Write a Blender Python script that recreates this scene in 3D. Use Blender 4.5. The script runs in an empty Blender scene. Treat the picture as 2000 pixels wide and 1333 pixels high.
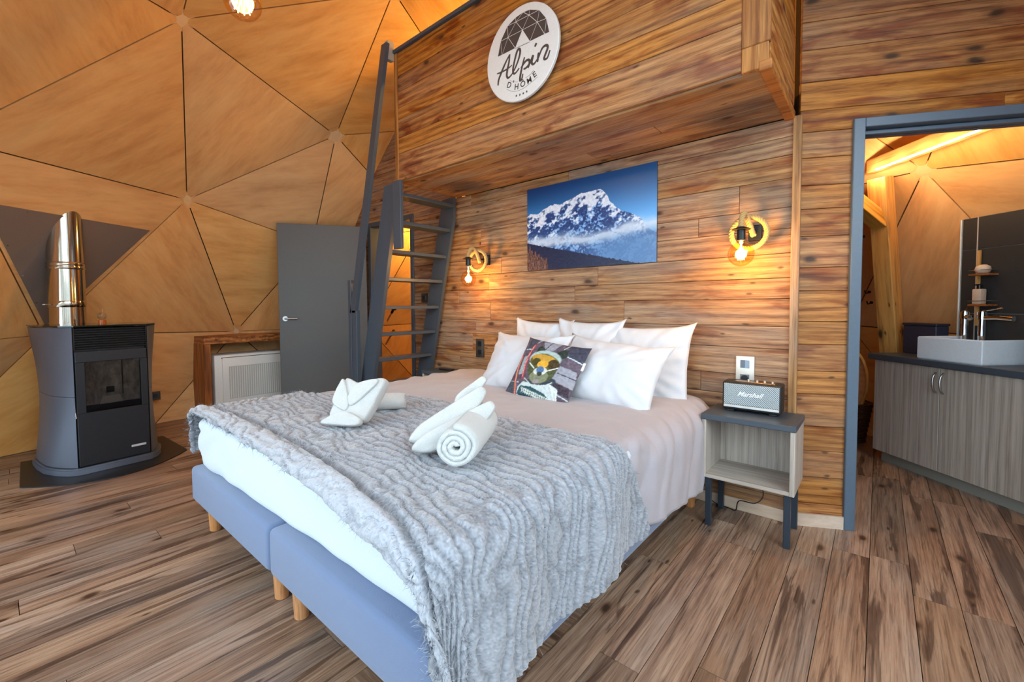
import bpy, bmesh, math, random
import numpy as np
from mathutils import Vector, Matrix, noise
R = math.radians
random.seed(7)
SC = bpy.context.scene
COL = SC.collection

# ------------------------------------------------------------------ camera
F_PX, W_PX, H_PX = 848.955, 2000.0, 1333.0
CAM = Vector((0.333, -2.694, 1.171))
def _cam():
    y, t, r = R(40.184), R(-2.391), R(-0.34)
    fw = Vector((-math.sin(y)*math.cos(t), math.cos(y)*math.cos(t), math.sin(t)))
    rt = Vector((math.cos(y), math.sin(y), 0)); up = rt.cross(fw)
    rt2 = rt*math.cos(r)+up*math.sin(r); up2 = -rt*math.sin(r)+up*math.cos(r)
    m = Matrix((rt2, up2, -fw)).transposed().to_4x4(); m.translation = CAM
    cd = bpy.data.cameras.new('camera'); co = bpy.data.objects.new('camera', cd); COL.objects.link(co)
    co.matrix_world = m
    cd.sensor_fit = 'HORIZONTAL'; cd.sensor_width = 36.0; cd.lens = 36.0*F_PX/W_PX
    cd.shift_y = -33.391/W_PX; cd.clip_start = .05; cd.clip_end = 100
    SC.camera = co
    return fw, rt2, up2
FW, RT, UP = _cam()
def pix(P):
    v = Vector(P)-CAM; z = v.dot(FW)
    if z < .05: return None
    return (1000+F_PX*v.dot(RT)/z, 633.1-F_PX*v.dot(UP)/z)

# ------------------------------------------------------------------ world, daylight, fill light, exposure
SC.view_settings.view_transform = 'Standard'; SC.view_settings.look = 'None'
SC.view_settings.gamma = 1.0; SC.view_settings.use_curve_mapping = False
SC.view_settings.exposure = 0.18
wd = bpy.data.worlds.new('world'); SC.world = wd; wd.use_nodes = True
bg = wd.node_tree.nodes['Background']; bg.inputs[0].default_value = (.70, .84, 1.0, 1); bg.inputs[1].default_value = 2.6
def area_light(name, loc, target, sx, sy, power, col):
    l = bpy.data.lights.new(name, 'AREA'); l.shape = 'RECTANGLE'; l.size = sx; l.size_y = sy; l.energy = power; l.color = col
    o = bpy.data.objects.new(name, l); COL.objects.link(o); o.location = loc
    o.rotation_euler = (Vector(target)-Vector(loc)).to_track_quat('-Z', 'Y').to_euler()
    return o
area_light('window_daylight', (-2.6, -5.5, 2.2), (-1.8, -1.0, 1.2), 6.0, 3.2, 320, (.80, .90, 1.0))
area_light('side_fill_light', (3.3, -3.2, 3.0), (-3.6, -1.4, 2.4), 3.6, 2.2, 270, (.94, .97, 1.0))  # added fill light aimed at the left of the dome
SC.cycles.max_bounces = 6; SC.cycles.diffuse_bounces = 4; SC.cycles.glossy_bounces = 3; SC.cycles.use_adaptive_sampling = True; SC.cycles.adaptive_threshold = .07; SC.cycles.adaptive_min_samples = 20
SC.cycles.transparent_max_bounces = 12; SC.cycles.sample_clamp_indirect = 6.0; SC.cycles.caustics_reflective = False
SC.cycles.caustics_refractive = False
SC.cycles.use_denoising = True

# ------------------------------------------------------------------ helpers
def lin(c):
    return tuple(((v/255.0)/12.92 if v/255.0 <= .04045 else ((v/255.0+.055)/1.055)**2.4) for v in c)
MATS = {}
def new_mat(name):
    m = bpy.data.materials.new(name); m.use_nodes = True; MATS[name] = m
    nt = m.node_tree; return m, nt, nt.nodes['Principled BSDF']
def mat(name, col, rough=.5, metal=0.0, bump=0, bscale=80, spec=.5, emit=None, estr=0, sheen=0):
    m, nt, p = new_mat(name)
    c = lin(col)+(1,)
    p.inputs['Base Color'].default_value = c; p.inputs['Roughness'].default_value = rough; p.inputs['Metallic'].default_value = metal
    p.inputs['Specular IOR Level'].default_value = spec
    if sheen: p.inputs['Sheen Weight'].default_value = sheen
    if emit: p.inputs['Emission Color'].default_value = lin(emit)+(1,); p.inputs['Emission Strength'].default_value = estr
    N = nt.nodes; L = nt.links
    tc = N.new('ShaderNodeTexCoord'); nz = N.new('ShaderNodeTexNoise'); nz.inputs['Scale'].default_value = bscale; nz.inputs['Detail'].default_value = 4
    L.new(tc.outputs['Object'], nz.inputs['Vector'])
    mr = N.new('ShaderNodeMapRange'); mr.inputs[3].default_value = .92; mr.inputs[4].default_value = 1.06
    L.new(nz.outputs['Fac'], mr.inputs[0])
    mx = N.new('ShaderNodeMix'); mx.data_type = 'RGBA'; mx.blend_type = 'MULTIPLY'; mx.inputs[0].default_value = 1
    mx.inputs[6].default_value = c; L.new(mr.outputs[0], mx.inputs[7]); L.new(mx.outputs[2], p.inputs['Base Color'])
    if bump:
        b = N.new('ShaderNodeBump'); b.inputs['Strength'].default_value = bump; b.inputs['Distance'].default_value = .004
        L.new(nz.outputs['Fac'], b.inputs['Height']); L.new(b.outputs[0], p.inputs['Normal'])
    return m
def ramp(nt, stops):
    r = nt.nodes.new('ShaderNodeValToRGB'); e = r.color_ramp.elements
    while len(e) < len(stops): e.new(.5)
    for k, (p, c) in zip(e, stops): k.position = p; k.color = (c if len(c) == 4 else tuple(c)+(1,))
    return r
def wood(name, dark, mid, light, grey=None, rough=.55, gs=(.9, 58, 58), knots=.0, bump=.35, vary=.35, wave=.5, greyamt=.5, axis=0, streak=0, dark_patch=None, spec=.4, pore=.3, sat=(.9, 1.06)):
    """board material: grain runs along the object's local X (or Z); every board differs by its random id"""
    m, nt, p = new_mat(name); N = nt.nodes; L = nt.links
    tc = N.new('ShaderNodeTexCoord'); oi = N.new('ShaderNodeObjectInfo')
    mul = N.new('ShaderNodeMath'); mul.operation = 'MULTIPLY'; mul.inputs[1].default_value = 37.0; L.new(oi.outputs['Random'], mul.inputs[0])
    cx = N.new('ShaderNodeCombineXYZ'); L.new(mul.outputs[0], cx.inputs[0]); L.new(mul.outputs[0], cx.inputs[1]); L.new(mul.outputs[0], cx.inputs[2])
    ad = N.new('ShaderNodeVectorMath'); ad.operation = 'ADD'; L.new(tc.outputs['Object'], ad.inputs[0]); L.new(cx.outputs[0], ad.inputs[1])
    vec = ad.outputs[0]
    def mapped(s):
        mp = N.new('ShaderNodeMapping'); mp.inputs['Scale'].default_value = s; L.new(vec, mp.inputs[0]); return mp.outputs[0]
    if axis == 2: gs = (gs[1], gs[1], gs[0])
    g = N.new('ShaderNodeTexNoise'); g.inputs['Scale'].default_value = 1.0; g.inputs['Detail'].default_value = 5; g.inputs['Roughness'].default_value = .74; g.inputs['Distortion'].default_value = .35
    L.new(mapped(gs), g.inputs[0])
    low = N.new('ShaderNodeTexNoise'); low.inputs['Scale'].default_value = 1.0; low.inputs['Detail'].default_value = 3; low.inputs['Distortion'].default_value = .6
    L.new(mapped(tuple(v*.16 if v > 3 else v*1.3 for v in gs)), low.inputs[0])
    w = N.new('ShaderNodeTexWave'); w.bands_direction = 'Z' if axis == 0 else 'X'; w.inputs['Scale'].default_value = 7; w.inputs['Distortion'].default_value = 14; w.inputs['Detail'].default_value = 4; w.inputs['Detail Scale'].default_value = .35; w.inputs['Detail Roughness'].default_value = .6
    wm = mapped((.22, 1, 1) if axis == 0 else (1, 1, .22)); L.new(wm, w.inputs[0])
    mixf = N.new('ShaderNodeMix'); mixf.data_type = 'FLOAT'; mixf.inputs[0].default_value = wave*.30
    L.new(g.outputs['Fac'], mixf.inputs[2]); L.new(w.outputs['Fac'], mixf.inputs[3])
    rp = ramp(nt, [(.27, lin(dark)), (.46, lin(mid)), (.68, lin(light))]); L.new(mixf.outputs[0], rp.inputs[0])
    col = rp.outputs[0]
    if dark_patch:
        pr = ramp(nt, [(.50, (0, 0, 0)), (.66, (1, 1, 1))]); L.new(low.outputs['Fac'], pr.inputs[0])
        a = N.new('ShaderNodeMix'); a.data_type = 'RGBA'; L.new(pr.outputs[0], a.inputs[0]); L.new(col, a.inputs[6])
        tint = N.new('ShaderNodeMix'); tint.data_type = 'RGBA'; tint.blend_type = 'MULTIPLY'; tint.inputs[0].default_value = 1; L.new(col, tint.inputs[6]); tint.inputs[7].default_value = lin(dark_patch)+(1,)
        L.new(tint.outputs[2], a.inputs[7]); col = a.outputs[2]
    if grey:
        gr = N.new('ShaderNodeTexNoise'); gr.inputs['Scale'].default_value = 1; gr.inputs['Detail'].default_value = 4
        L.new(mapped((1.4, 5, 5) if axis == 0 else (5, 5, 1.4)), gr.inputs[0])
        pr = ramp(nt, [(.50, (0, 0, 0)), (.68, (greyamt,)*3)]); L.new(gr.outputs['Fac'], pr.inputs[0])
        a = N.new('ShaderNodeMix'); a.data_type = 'RGBA'; L.new(pr.outputs[0], a.inputs[0]); L.new(col, a.inputs[6])
        gg = N.new('ShaderNodeMix'); gg.data_type = 'RGBA'; gg.blend_type = 'MULTIPLY'; gg.inputs[0].default_value = .75
        gg.inputs[6].default_value = lin(grey)+(1,); mr2 = N.new('ShaderNodeMapRange'); mr2.inputs[1].default_value = .2; mr2.inputs[2].default_value = .6; mr2.inputs[3].default_value = .45; mr2.inputs[4].default_value = 1.1
        L.new(g.outputs['Fac'], mr2.inputs[0]); L.new(mr2.outputs[0], gg.inputs[7]); L.new(gg.outputs[2], a.inputs[7]); col = a.outputs[2]
    if streak:
        st = N.new('ShaderNodeTexNoise'); st.inputs['Scale'].default_value = 1; st.inputs['Detail'].default_value = 5; st.inputs['Roughness'].default_value = .6; st.inputs['Distortion'].default_value = 1.2
        L.new(mapped((.9, 11, 11) if axis == 0 else (11, 11, .9)), st.inputs[0])
        pr = ramp(nt, [(.545, (0, 0, 0)), (.60, (streak,)*3)]); L.new(st.outputs['Fac'], pr.inputs[0])
        a = N.new('ShaderNodeMix'); a.data_type = 'RGBA'; a.blend_type = 'MULTIPLY'; L.new(pr.outputs[0], a.inputs[0]); L.new(col, a.inputs[6]); a.inputs[7].default_value = (.26, .22, .22, 1); col = a.outputs[2]
    if knots:
        sx = N.new('ShaderNodeSeparateXYZ'); L.new(vec, sx.inputs[0])
        if axis == 0: la, lc1, lc2 = sx.outputs[0], sx.outputs[1], sx.outputs[2]
        else: la, lc1, lc2 = sx.outputs[2], sx.outputs[0], sx.outputs[1]
        sm = N.new('ShaderNodeMath'); sm.operation = 'ADD'; L.new(lc1, sm.inputs[0]); L.new(lc2, sm.inputs[1])
        def knot_layer(sa, sc, lo, hi, frac, amt, colr):
            nonlocal col
            ma = N.new('ShaderNodeMath'); ma.operation = 'MULTIPLY'; ma.inputs[1].default_value = sa; L.new(la, ma.inputs[0])
            mc = N.new('ShaderNodeMath'); mc.operation = 'MULTIPLY'; mc.inputs[1].default_value = sc; L.new(sm.outputs[0], mc.inputs[0])
            cv = N.new('ShaderNodeCombineXYZ'); L.new(ma.outputs[0], cv.inputs[0]); L.new(mc.outputs[0], cv.inputs[1])
            dn = N.new('ShaderNodeTexNoise'); dn.inputs['Scale'].default_value = 2.5; L.new(cv.outputs[0], dn.inputs[0])
            dm = N.new('ShaderNodeVectorMath'); dm.operation = 'MULTIPLY_ADD'; L.new(dn.outputs['Color'], dm.inputs[0]); dm.inputs[1].default_value = (.16, .16, 0); L.new(cv.outputs[0], dm.inputs[2])
            v = N.new('ShaderNodeTexVoronoi'); v.voronoi_dimensions = '2D'; v.inputs['Scale'].default_value = 1; L.new(dm.outputs[0], v.inputs[0])
            kr = ramp(nt, [(lo, (1, 1, 1)), (hi, (0, 0, 0))]); L.new(v.outputs['Distance'], kr.inputs[0])
            sp = N.new('ShaderNodeSeparateColor'); L.new(v.outputs['Color'], sp.inputs[0])
            th = N.new('ShaderNodeMath'); th.operation = 'GREATER_THAN'; th.inputs[1].default_value = 1-frac; L.new(sp.outputs[0], th.inputs[0])
            mm = N.new('ShaderNodeMath'); mm.operation = 'MULTIPLY'; L.new(kr.outputs[0], mm.inputs[0]); L.new(th.outputs[0], mm.inputs[1])
            mm2 = N.new('ShaderNodeMath'); mm2.operation = 'MULTIPLY'; mm2.inputs[1].default_value = amt; L.new(mm.outputs[0], mm2.inputs[0])
            a = N.new('ShaderNodeMix'); a.data_type = 'RGBA'; L.new(mm2.outputs[0], a.inputs[0]); L.new(col, a.inputs[6]); a.inputs[7].default_value = lin(colr)+(1,); col = a.outputs[2]
        knot_layer(3.2, 6.5, .06, .26, knots*.8, .5, (104, 66, 38))
        knot_layer(3.2, 6.5, .05, .13, knots*.8, .85, (48, 30, 20))
        knot_layer(4.3, 11, .04, .10, knots*.35, .75, (44, 28, 20))
    # fine dark pores
    fn = N.new('ShaderNodeTexNoise'); fn.inputs['Scale'].default_value = 1; fn.inputs['Detail'].default_value = 3; L.new(mapped(tuple((v*3 if v > 3 else v*3.5) for v in gs)), fn.inputs[0])
    fr_ = ramp(nt, [(.36, (1-pore,)*3), (.48, (1, 1, 1))]); L.new(fn.outputs['Fac'], fr_.inputs[0])
    fm = N.new('ShaderNodeMix'); fm.data_type = 'RGBA'; fm.blend_type = 'MULTIPLY'; fm.inputs[0].default_value = 1; L.new(col, fm.inputs[6]); L.new(fr_.outputs[0], fm.inputs[7]); col = fm.outputs[2]
    hs = N.new('ShaderNodeHueSaturation')
    r2 = N.new('ShaderNodeMath'); r2.operation = 'FRACT'; m9 = N.new('ShaderNodeMath'); m9.operation = 'MULTIPLY'; m9.inputs[1].default_value = 91.7; L.new(oi.outputs['Random'], m9.inputs[0]); L.new(m9.outputs[0], r2.inputs[0])
    mv = N.new('ShaderNodeMapRange'); mv.inputs[3].default_value = 1-vary; mv.inputs[4].default_value = 1+vary*.7; L.new(oi.outputs['Random'], mv.inputs[0]); L.new(mv.outputs[0], hs.inputs['Value'])
    ms = N.new('ShaderNodeMapRange'); ms.inputs[3].default_value = sat[0]; ms.inputs[4].default_value = sat[1]; L.new(r2.outputs[0], ms.inputs[0]); L.new(ms.outputs[0], hs.inputs['Saturation'])
    L.new(col, hs.inputs['Color']); L.new(hs.outputs[0], p.inputs['Base Color'])
    p.inputs['Roughness'].default_value = rough; p.inputs['Specular IOR Level'].default_value = spec
    if bump:
        b = N.new('ShaderNodeBump'); b.inputs['Strength'].default_value = bump; b.inputs['Distance'].default_value = .003
        L.new(g.outputs['Fac'], b.inputs['Height']); L.new(b.outputs[0], p.inputs['Normal'])
    return m
def attr_mat(name, rough=.6, bump=0, spec=.4, coat=0):
    m, nt, p = new_mat(name); a = nt.nodes.new('ShaderNodeVertexColor'); a.layer_name = 'Col'
    nt.links.new(a.outputs[0], p.inputs['Base Color']); p.inputs['Roughness'].default_value = rough; p.inputs['Specular IOR Level'].default_value = spec
    if coat: p.inputs['Coat Weight'].default_value = coat; p.inputs['Coat Roughness'].default_value = .1
    if bump:
        tc = nt.nodes.new('ShaderNodeTexCoord'); nz = nt.nodes.new('ShaderNodeTexNoise'); nz.inputs['Scale'].default_value = 400
        nt.links.new(tc.outputs['Object'], nz.inputs[0]); b = nt.nodes.new('ShaderNodeBump'); b.inputs['Strength'].default_value = bump; b.inputs['Distance'].default_value = .002
        nt.links.new(nz.outputs[0], b.inputs['Height']); nt.links.new(b.outputs[0], p.inputs['Normal'])
    return m

def mesh(name, V, F, smooth=False):
    me = bpy.data.meshes.new(name); me.from_pydata([tuple(v) for v in V], [], [tuple(f) for f in F]); me.validate(); me.update()
    if smooth:
        for p in me.polygons: p.use_smooth = True
    return me
def link(name, me, m=None, parent=None, loc=None, rot=None, mtx=None):
    o = bpy.data.objects.new(name, me); COL.objects.link(o)
    if m is not None and hasattr(me, 'materials') and not me.materials: me.materials.append(m)
    if parent is not None: o.parent = parent
    if mtx is not None: o.matrix_local = mtx
    else:
        if loc is not None: o.location = loc
        if rot is not None: o.rotation_euler = rot
    return o
def tag(o, label, cat, group=None):
    o['label'] = label; o['category'] = cat
    if group: o['group'] = group
    return o
def thing(name, label, cat, loc=(0, 0, 0), rotz=0, group=None, rot=None):
    o = bpy.data.objects.new(name, None); COL.objects.link(o); o.location = loc; o.rotation_euler = rot if rot else (0, 0, rotz)
    o.empty_display_size = .05
    return tag(o, label, cat, group)
class MB:
    """collects shapes in one bmesh"""
    def __init__(s): s.b = bmesh.new()
    def box(s, x0, x1, y0, y1, z0, z1, bev=0, seg=2, mtx=None):
        t = bmesh.new(); bmesh.ops.create_cube(t, size=1)
        for v in t.verts: v.co = Vector(((x0+x1)/2+v.co.x*(x1-x0), (y0+y1)/2+v.co.y*(y1-y0), (z0+z1)/2+v.co.z*(z1-z0)))
        if bev: bmesh.ops.bevel(t, geom=t.edges[:], offset=bev, segments=seg, profile=.5, affect='EDGES')
        s._add(t, mtx); return s
    def _add(s, t, mtx=None):
        if mtx is not None: t.transform(mtx)
        me = bpy.data.meshes.new('t'); t.to_mesh(me); t.free(); s.b.from_mesh(me); bpy.data.meshes.remove(me)
    def cyl(s, p0, p1, r0, r1=None, seg=16, caps=True, bev=0):
        r1 = r0 if r1 is None else r1; p0 = Vector(p0); p1 = Vector(p1); d = p1-p0
        t = bmesh.new(); bmesh.ops.create_cone(t, cap_ends=caps, segments=seg, radius1=r0, radius2=r1, depth=d.length)
        if bev: bmesh.ops.bevel(t, geom=[e for e in t.edges if len(e.link_faces) == 2 and e.calc_face_angle(0) > 1], offset=bev, segments=2, affect='EDGES')
        q = d.to_track_quat('Z', 'Y').to_matrix().to_4x4(); q.translation = (p0+p1)/2
        s._add(t, q); return s
    def poly(s, pts, vec):
        """extrude a planar polygon (3-D points) by vec"""
        t = bmesh.new(); a = [t.verts.new(p) for p in pts]; b = [t.verts.new(Vector(p)+Vector(vec)) for p in pts]
        n = len(pts); t.faces.new(a[::-1]); t.faces.new(b)
        for i in range(n): t.faces.new((a[i], a[(i+1) % n], b[(i+1) % n], b[i]))
        bmesh.ops.recalc_face_normals(t, faces=t.faces[:]); s._add(t); return s
    def tube(s, pts, r, seg=8, closed=False, rad=None):
        V, F = tube_mesh(pts, r, seg, closed, rad); t = bmesh.new(); vs = [t.verts.new(v) for v in V]
        for f in F:
            try: t.faces.new([vs[i] for i in f])
            except ValueError: pass
        s._add(t); return s
    def lathe(s, prof, seg=24, mtx=None):
        t = bmesh.new(); rings = []
        for (r, z) in prof:
            rings.append([t.verts.new((r*math.cos(2*math.pi*k/seg), r*math.sin(2*math.pi*k/seg), z)) for k in range(seg)] if r > 1e-5 else [t.verts.new((0, 0, z))])
        for a, b in zip(rings, rings[1:]):
            for k in range(seg):
                q = [a[k % len(a)], a[(k+1) % len(a)], b[(k+1) % len(b)], b[k % len(b)]]; u = []
                for v in q:
                    if v not in u: u.append(v)
                if len(u) > 2:
                    try: t.faces.new(u)
                    except ValueError: pass
        bmesh.ops.recalc_face_normals(t, faces=t.faces[:]); s._add(t, mtx); return s
    def raw(s, V, F):
        t = bmesh.new(); vs = [t.verts.new(v) for v in V]
        for f in F:
            try: t.faces.new([vs[i] for i in f])
            except ValueError: pass
        s._add(t); return s
    def out(s, name, m, parent=None, smooth=False, loc=None, rot=None, origin=None, mtx=None, subsurf=0, ang=None):
        if origin is not None:
            for v in s.b.verts: v.co -= Vector(origin)
            loc = origin
        me = bpy.data.meshes.new(name); s.b.to_mesh(me); s.b.free()
        if smooth:
            for p in me.polygons: p.use_smooth = True
            if ang:
                try: me.set_sharp_from_angle(angle=R(ang))
                except Exception: pass
        o = link(name, me, m, parent, loc, rot, mtx)
        if subsurf:
            md = o.modifiers.new('s', 'SUBSURF'); md.levels = subsurf; md.render_levels = subsurf
        return o
def tube_mesh(pts, r, seg=8, closed=False, rad=None):
    P = [Vector(p) for p in pts]; n = len(P); V = []; F = []; up = None
    for i in range(n):
        a = P[i-1] if (i or closed) else P[i]; b = P[(i+1) % n] if (i < n-1 or closed) else P[i]
        d = (b-a).normalized()
        if up is None: up = d.orthogonal().normalized()
        else: up = (up-d*up.dot(d)); up = up.normalized() if up.length > 1e-6 else d.orthogonal().normalized()
        sd = d.cross(up); rr = r if rad is None else rad[i]
        for k in range(seg):
            q = 2*math.pi*k/seg; V.append(P[i]+(up*math.cos(q)+sd*math.sin(q))*rr)
    for i in range(n if closed else n-1):
        j = (i+1) % n
        for k in range(seg): F.append((i*seg+k, i*seg+(k+1) % seg, j*seg+(k+1) % seg, j*seg+k))
    if not closed: F.append(tuple(range(seg))[::-1]); F.append(tuple((n-1)*seg+k for k in range(seg)))
    return V, F
def smooth_path(pts, n=8):
    P = [Vector(p) for p in pts]; out = []
    for i in range(len(P)-1):
        a = P[max(i-1, 0)]; b = P[i]; c = P[i+1]; d = P[min(i+2, len(P)-1)]
        for k in range(n):
            t = k/n; out.append(.5*((2*b)+(c-a)*t+(2*a-5*b+4*c-d)*t*t+(3*b-a-3*c+d)*t**3))
    out.append(P[-1]); return out
def clip(poly, planes):
    """2-D polygon clipped to a*u+b*v<=c for every plane"""
    for (a, b, c) in planes:
        o = []
        for i in range(len(poly)):
            p, q = poly[i-1], poly[i]; dp = a*p[0]+b*p[1]-c; dq = a*q[0]+b*q[1]-c
            if (dp <= 0) != (dq <= 0):
                t = dp/(dp-dq); o.append((p[0]+(q[0]-p[0])*t, p[1]+(q[1]-p[1])*t))
            if dq <= 0: o.append(q)
        poly = o
        if len(poly) < 3: return []
    return poly
def area2(poly):
    return abs(sum(poly[i-1][0]*poly[i][1]-poly[i][0]*poly[i-1][1] for i in range(len(poly))))/2
def fbm(x, y, z=0, o=3):
    return noise.fractal(Vector((x, y, z)), .9, 2.0, o)

# ------------------------------------------------------------------ materials
OLD = wood('reclaimed_plank', (98, 62, 36), (150, 104, 62), (184, 138, 90), grey=(140, 124, 110), rough=.62, gs=(2.6, 84, 84), knots=.34, bump=.5, vary=.13, wave=.5, greyamt=.6, dark_patch=(214, 180, 150), sat=(.84, 1.04))
LOFTW = wood('reclaimed_plank_red', (98, 56, 26), (158, 101, 50), (192, 134, 76), grey=(142, 116, 94), rough=.6, gs=(2.6, 84, 84), knots=.34, bump=.5, vary=.13, wave=.55, greyamt=.35, dark_patch=(196, 150, 116), sat=(.92, 1.08))
FLOORW = wood('floor_plank', (92, 66, 52), (146, 112, 90), (178, 146, 120), grey=(154, 138, 126), rough=.36, gs=(1.8, 60, 60), knots=.22, bump=.14, vary=.27, wave=.4, greyamt=.5, streak=.8, spec=.5, pore=.35)
PLY = wood('birch_plywood', (204, 142, 78), (222, 162, 96), (232, 178, 112), rough=.5, gs=(1.6, 7, 7), knots=0, bump=.05, vary=.08, wave=.45, pore=.05)
PLY2 = wood('hub_plywood', (222, 174, 122), (228, 184, 134), (234, 192, 144), rough=.55, gs=(2, 12, 12), bump=.05, vary=.06, wave=.2, pore=.05)
LAMW = wood('grey_laminate', (128, 114, 102), (172, 158, 146), (198, 186, 174), rough=.5, gs=(.9, 60, 60), bump=.08, vary=.04, wave=.25, axis=2, pore=.15)
LAMH = wood('grey_laminate_flat', (128, 114, 102), (172, 158, 146), (198, 186, 174), rough=.5, gs=(.9, 60, 60), bump=.08, vary=.04, wave=.25, axis=0, pore=.15)
BEAMW = wood('yellow_beam', (186, 118, 44), (216, 152, 72), (228, 172, 94), rough=.5, gs=(.9, 16, 16), knots=.12, bump=.1, vary=.08, wave=.3, axis=2)
BENCHW = wood('dark_walnut', (84, 42, 16), (156, 90, 42), (206, 138, 74), rough=.45, gs=(1.0, 16, 16), knots=.06, bump=.15, vary=.06, wave=.7)
BENCHV = wood('dark_walnut_upright', (84, 42, 16), (150, 86, 40), (198, 130, 68), rough=.45, gs=(1.0, 16, 16), knots=.06, bump=.15, vary=.06, wave=.7, axis=2)
LEGW = wood('beech_leg', (160, 100, 56), (190, 128, 76), (206, 146, 94), rough=.45, gs=(2, 40, 40), bump=.05, vary=.06, wave=.2, axis=2)
BASEB = wood('pale_baseboard', (176, 150, 128), (198, 172, 150), (214, 192, 172), rough=.5, gs=(1.5, 12, 12), bump=.02, vary=.05, wave=.2, pore=.04)
DFRAME = mat('grey_frame_skylit', (82, 97, 114), .42, bump=.08, bscale=60)  # grey paint with the blue of skylight put into its colour
GREY = mat('slate_grey_paint', (66, 74, 84), .42, bump=.08, bscale=60)
DOORG = mat('door_grey_paint', (84, 84, 84), .45, bump=.04, bscale=40)
BLACKM = mat('black_metal', (24, 25, 28), .4, .3)
BLACKP = mat('black_plastic', (20, 20, 22), .35)
SHELLD = mat('dark_gap', (52, 34, 20), .9)
CHROME = mat('chrome', (225, 228, 232), .08, 1.0)
STEEL = mat('brushed_steel', (190, 190, 190), .28, 1.0)
BRASSY = mat('polished_flue_steel', (196, 186, 170), .10, 1.0)
WHITE = mat('white_plastic', (232, 230, 226), .4)
CERAM = mat('white_ceramic', (232, 236, 242), .12)
SHEET = mat('white_sheet', (204, 210, 218), .8, bump=.12, bscale=220, sheen=.2)
PILL = mat('white_pillowcase', (208, 208, 213), .8, bump=.10, bscale=240, sheen=.2)
DUVET = mat('mauve_beige_duvet', (169, 160, 165), .75, bump=.10, bscale=240, sheen=.25)
TOWEL = mat('white_terry', (204, 202, 199), .95, bump=1.0, bscale=420, sheen=.4)
BASEF = mat('blue_grey_felt', (104, 119, 150), .95, bump=.35, bscale=700, sheen=.3)
STOVEG = mat('anthracite_side', (98, 103, 116), .38, .35, bump=.15, bscale=500)
STOVEB = mat('black_stove_steel', (34, 36, 42), .42, .2)
PLATEB = mat('black_floor_plate', (26, 25, 26), .38)
SHIELD = mat('dark_brown_shield', (124, 108, 100), .36, .1)
CHROMEB = mat('grey_mesh_front', (190, 190, 184), .55)
ROPE = mat('jute_rope', (190, 150, 96), .9, bump=.5, bscale=260)
TILE = mat('dark_slate_tile', (52, 50, 50), .5, bump=.2, bscale=30)
WICKER = mat('dark_wicker', (74, 46, 26), .6)
def glass(name, tint, gl=.12, rough=.02):
    m, nt, p = new_mat(name); N = nt.nodes; L = nt.links; N.remove(p)
    t = N.new('ShaderNodeBsdfTransparent'); t.inputs[0].default_value = lin(tint)+(1,)
    g = N.new('ShaderNodeBsdfGlossy'); g.inputs['Roughness'].default_value = rough
    fr = N.new('ShaderNodeLayerWeight'); fr.inputs[0].default_value = .35
    mr = N.new('ShaderNodeMapRange'); mr.inputs[3].default_value = gl*.4; mr.inputs[4].default_value = min(1, gl*5); L.new(fr.outputs['Facing'], mr.inputs[0])
    mx = N.new('ShaderNodeMixShader'); L.new(mr.outputs[0], mx.inputs[0]); L.new(t.outputs[0], mx.inputs[1]); L.new(g.outputs[0], mx.inputs[2])
    L.new(mx.outputs[0], N['Material Output'].inputs[0]); return m
GLASS = glass('clear_glass', (240, 246, 246))
AMBER = glass('amber_bulb_glass', (255, 232, 184), .09)
SMOKE = glass('stove_glass', (205, 203, 200), .10)
def emis(name, col, s):
    m, nt, p = new_mat(name); p.inputs['Base Color'].default_value = (0, 0, 0, 1); p.inputs['Emission Color'].default_value = col+(1,); p.inputs['Emission Strength'].default_value = s; return m
FILA = emis('glowing_filament', (1.0, .70, .30), 45)
LEDM = emis('led_strip', (1.0, .76, .46), 14)

# ================================================================== THE DOME (ceiling)
def ico(freq):
    V = [(0, 0, 1)]; a = math.atan(.5)
    for k in range(5): V.append((math.cos(a)*math.cos(2*math.pi*k/5), math.cos(a)*math.sin(2*math.pi*k/5), math.sin(a)))
    for k in range(5): V.append((math.cos(a)*math.cos(2*math.pi*(k+.5)/5), math.cos(a)*math.sin(2*math.pi*(k+.5)/5), -math.sin(a)))
    V.append((0, 0, -1)); V = np.array(V)
    import itertools
    Fc = [t for t in itertools.combinations(range(12), 3) if all(np.linalg.norm(V[x]-V[y]) < 1.1 for x, y in ((t[0], t[1]), (t[1], t[2]), (t[0], t[2])))]
    pts = {}; tris = []
    for i, j, k in Fc:
        g = {}
        for p in range(freq+1):
            for b in range(freq+1-p):
                q = (V[i]*p+V[j]*b+V[k]*(freq-p-b))/freq; q = q/np.linalg.norm(q)
                kk = tuple(np.round(q, 5)+0.0)
                if kk not in pts: pts[kk] = (len(pts), q)
                g[(p, b)] = pts[kk][0]
        for p in range(freq):
            for b in range(freq-p):
                tris.append((g[(p, b)], g[(p+1, b)], g[(p, b+1)]))
                if p+b < freq-1: tris.append((g[(p+1, b)], g[(p+1, b+1)], g[(p, b+1)]))
    return np.array([q for _, q in sorted(pts.values(), key=lambda t: t[0])]), tris
U_, TRI = ico(3)
_ca, _sa = math.cos(.501), math.sin(.501)
P_ = np.stack([U_[:, 0]*_ca-U_[:, 1]*_sa, U_[:, 0]*_sa+U_[:, 1]*_ca, U_[:, 2]*.979], 1)*4.334+np.array([-1.732, -.381, .135])
CN = np.array(CAM)
SCL = {59: .88, 60: .90, 57: .88, 23: .86, 24: .87, 26: .86, 16: .835, 21: .845, 25: .86, 27: .85, 58: .9, 56: .9, 63: .9}
HUB = [Vector(CN+SCL.get(i, .83)*(P_[i]-CN)) for i in range(len(P_))]
HUBU = [Vector(CN+.83*(P_[i]-CN)) for i in range(len(P_))]
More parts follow.
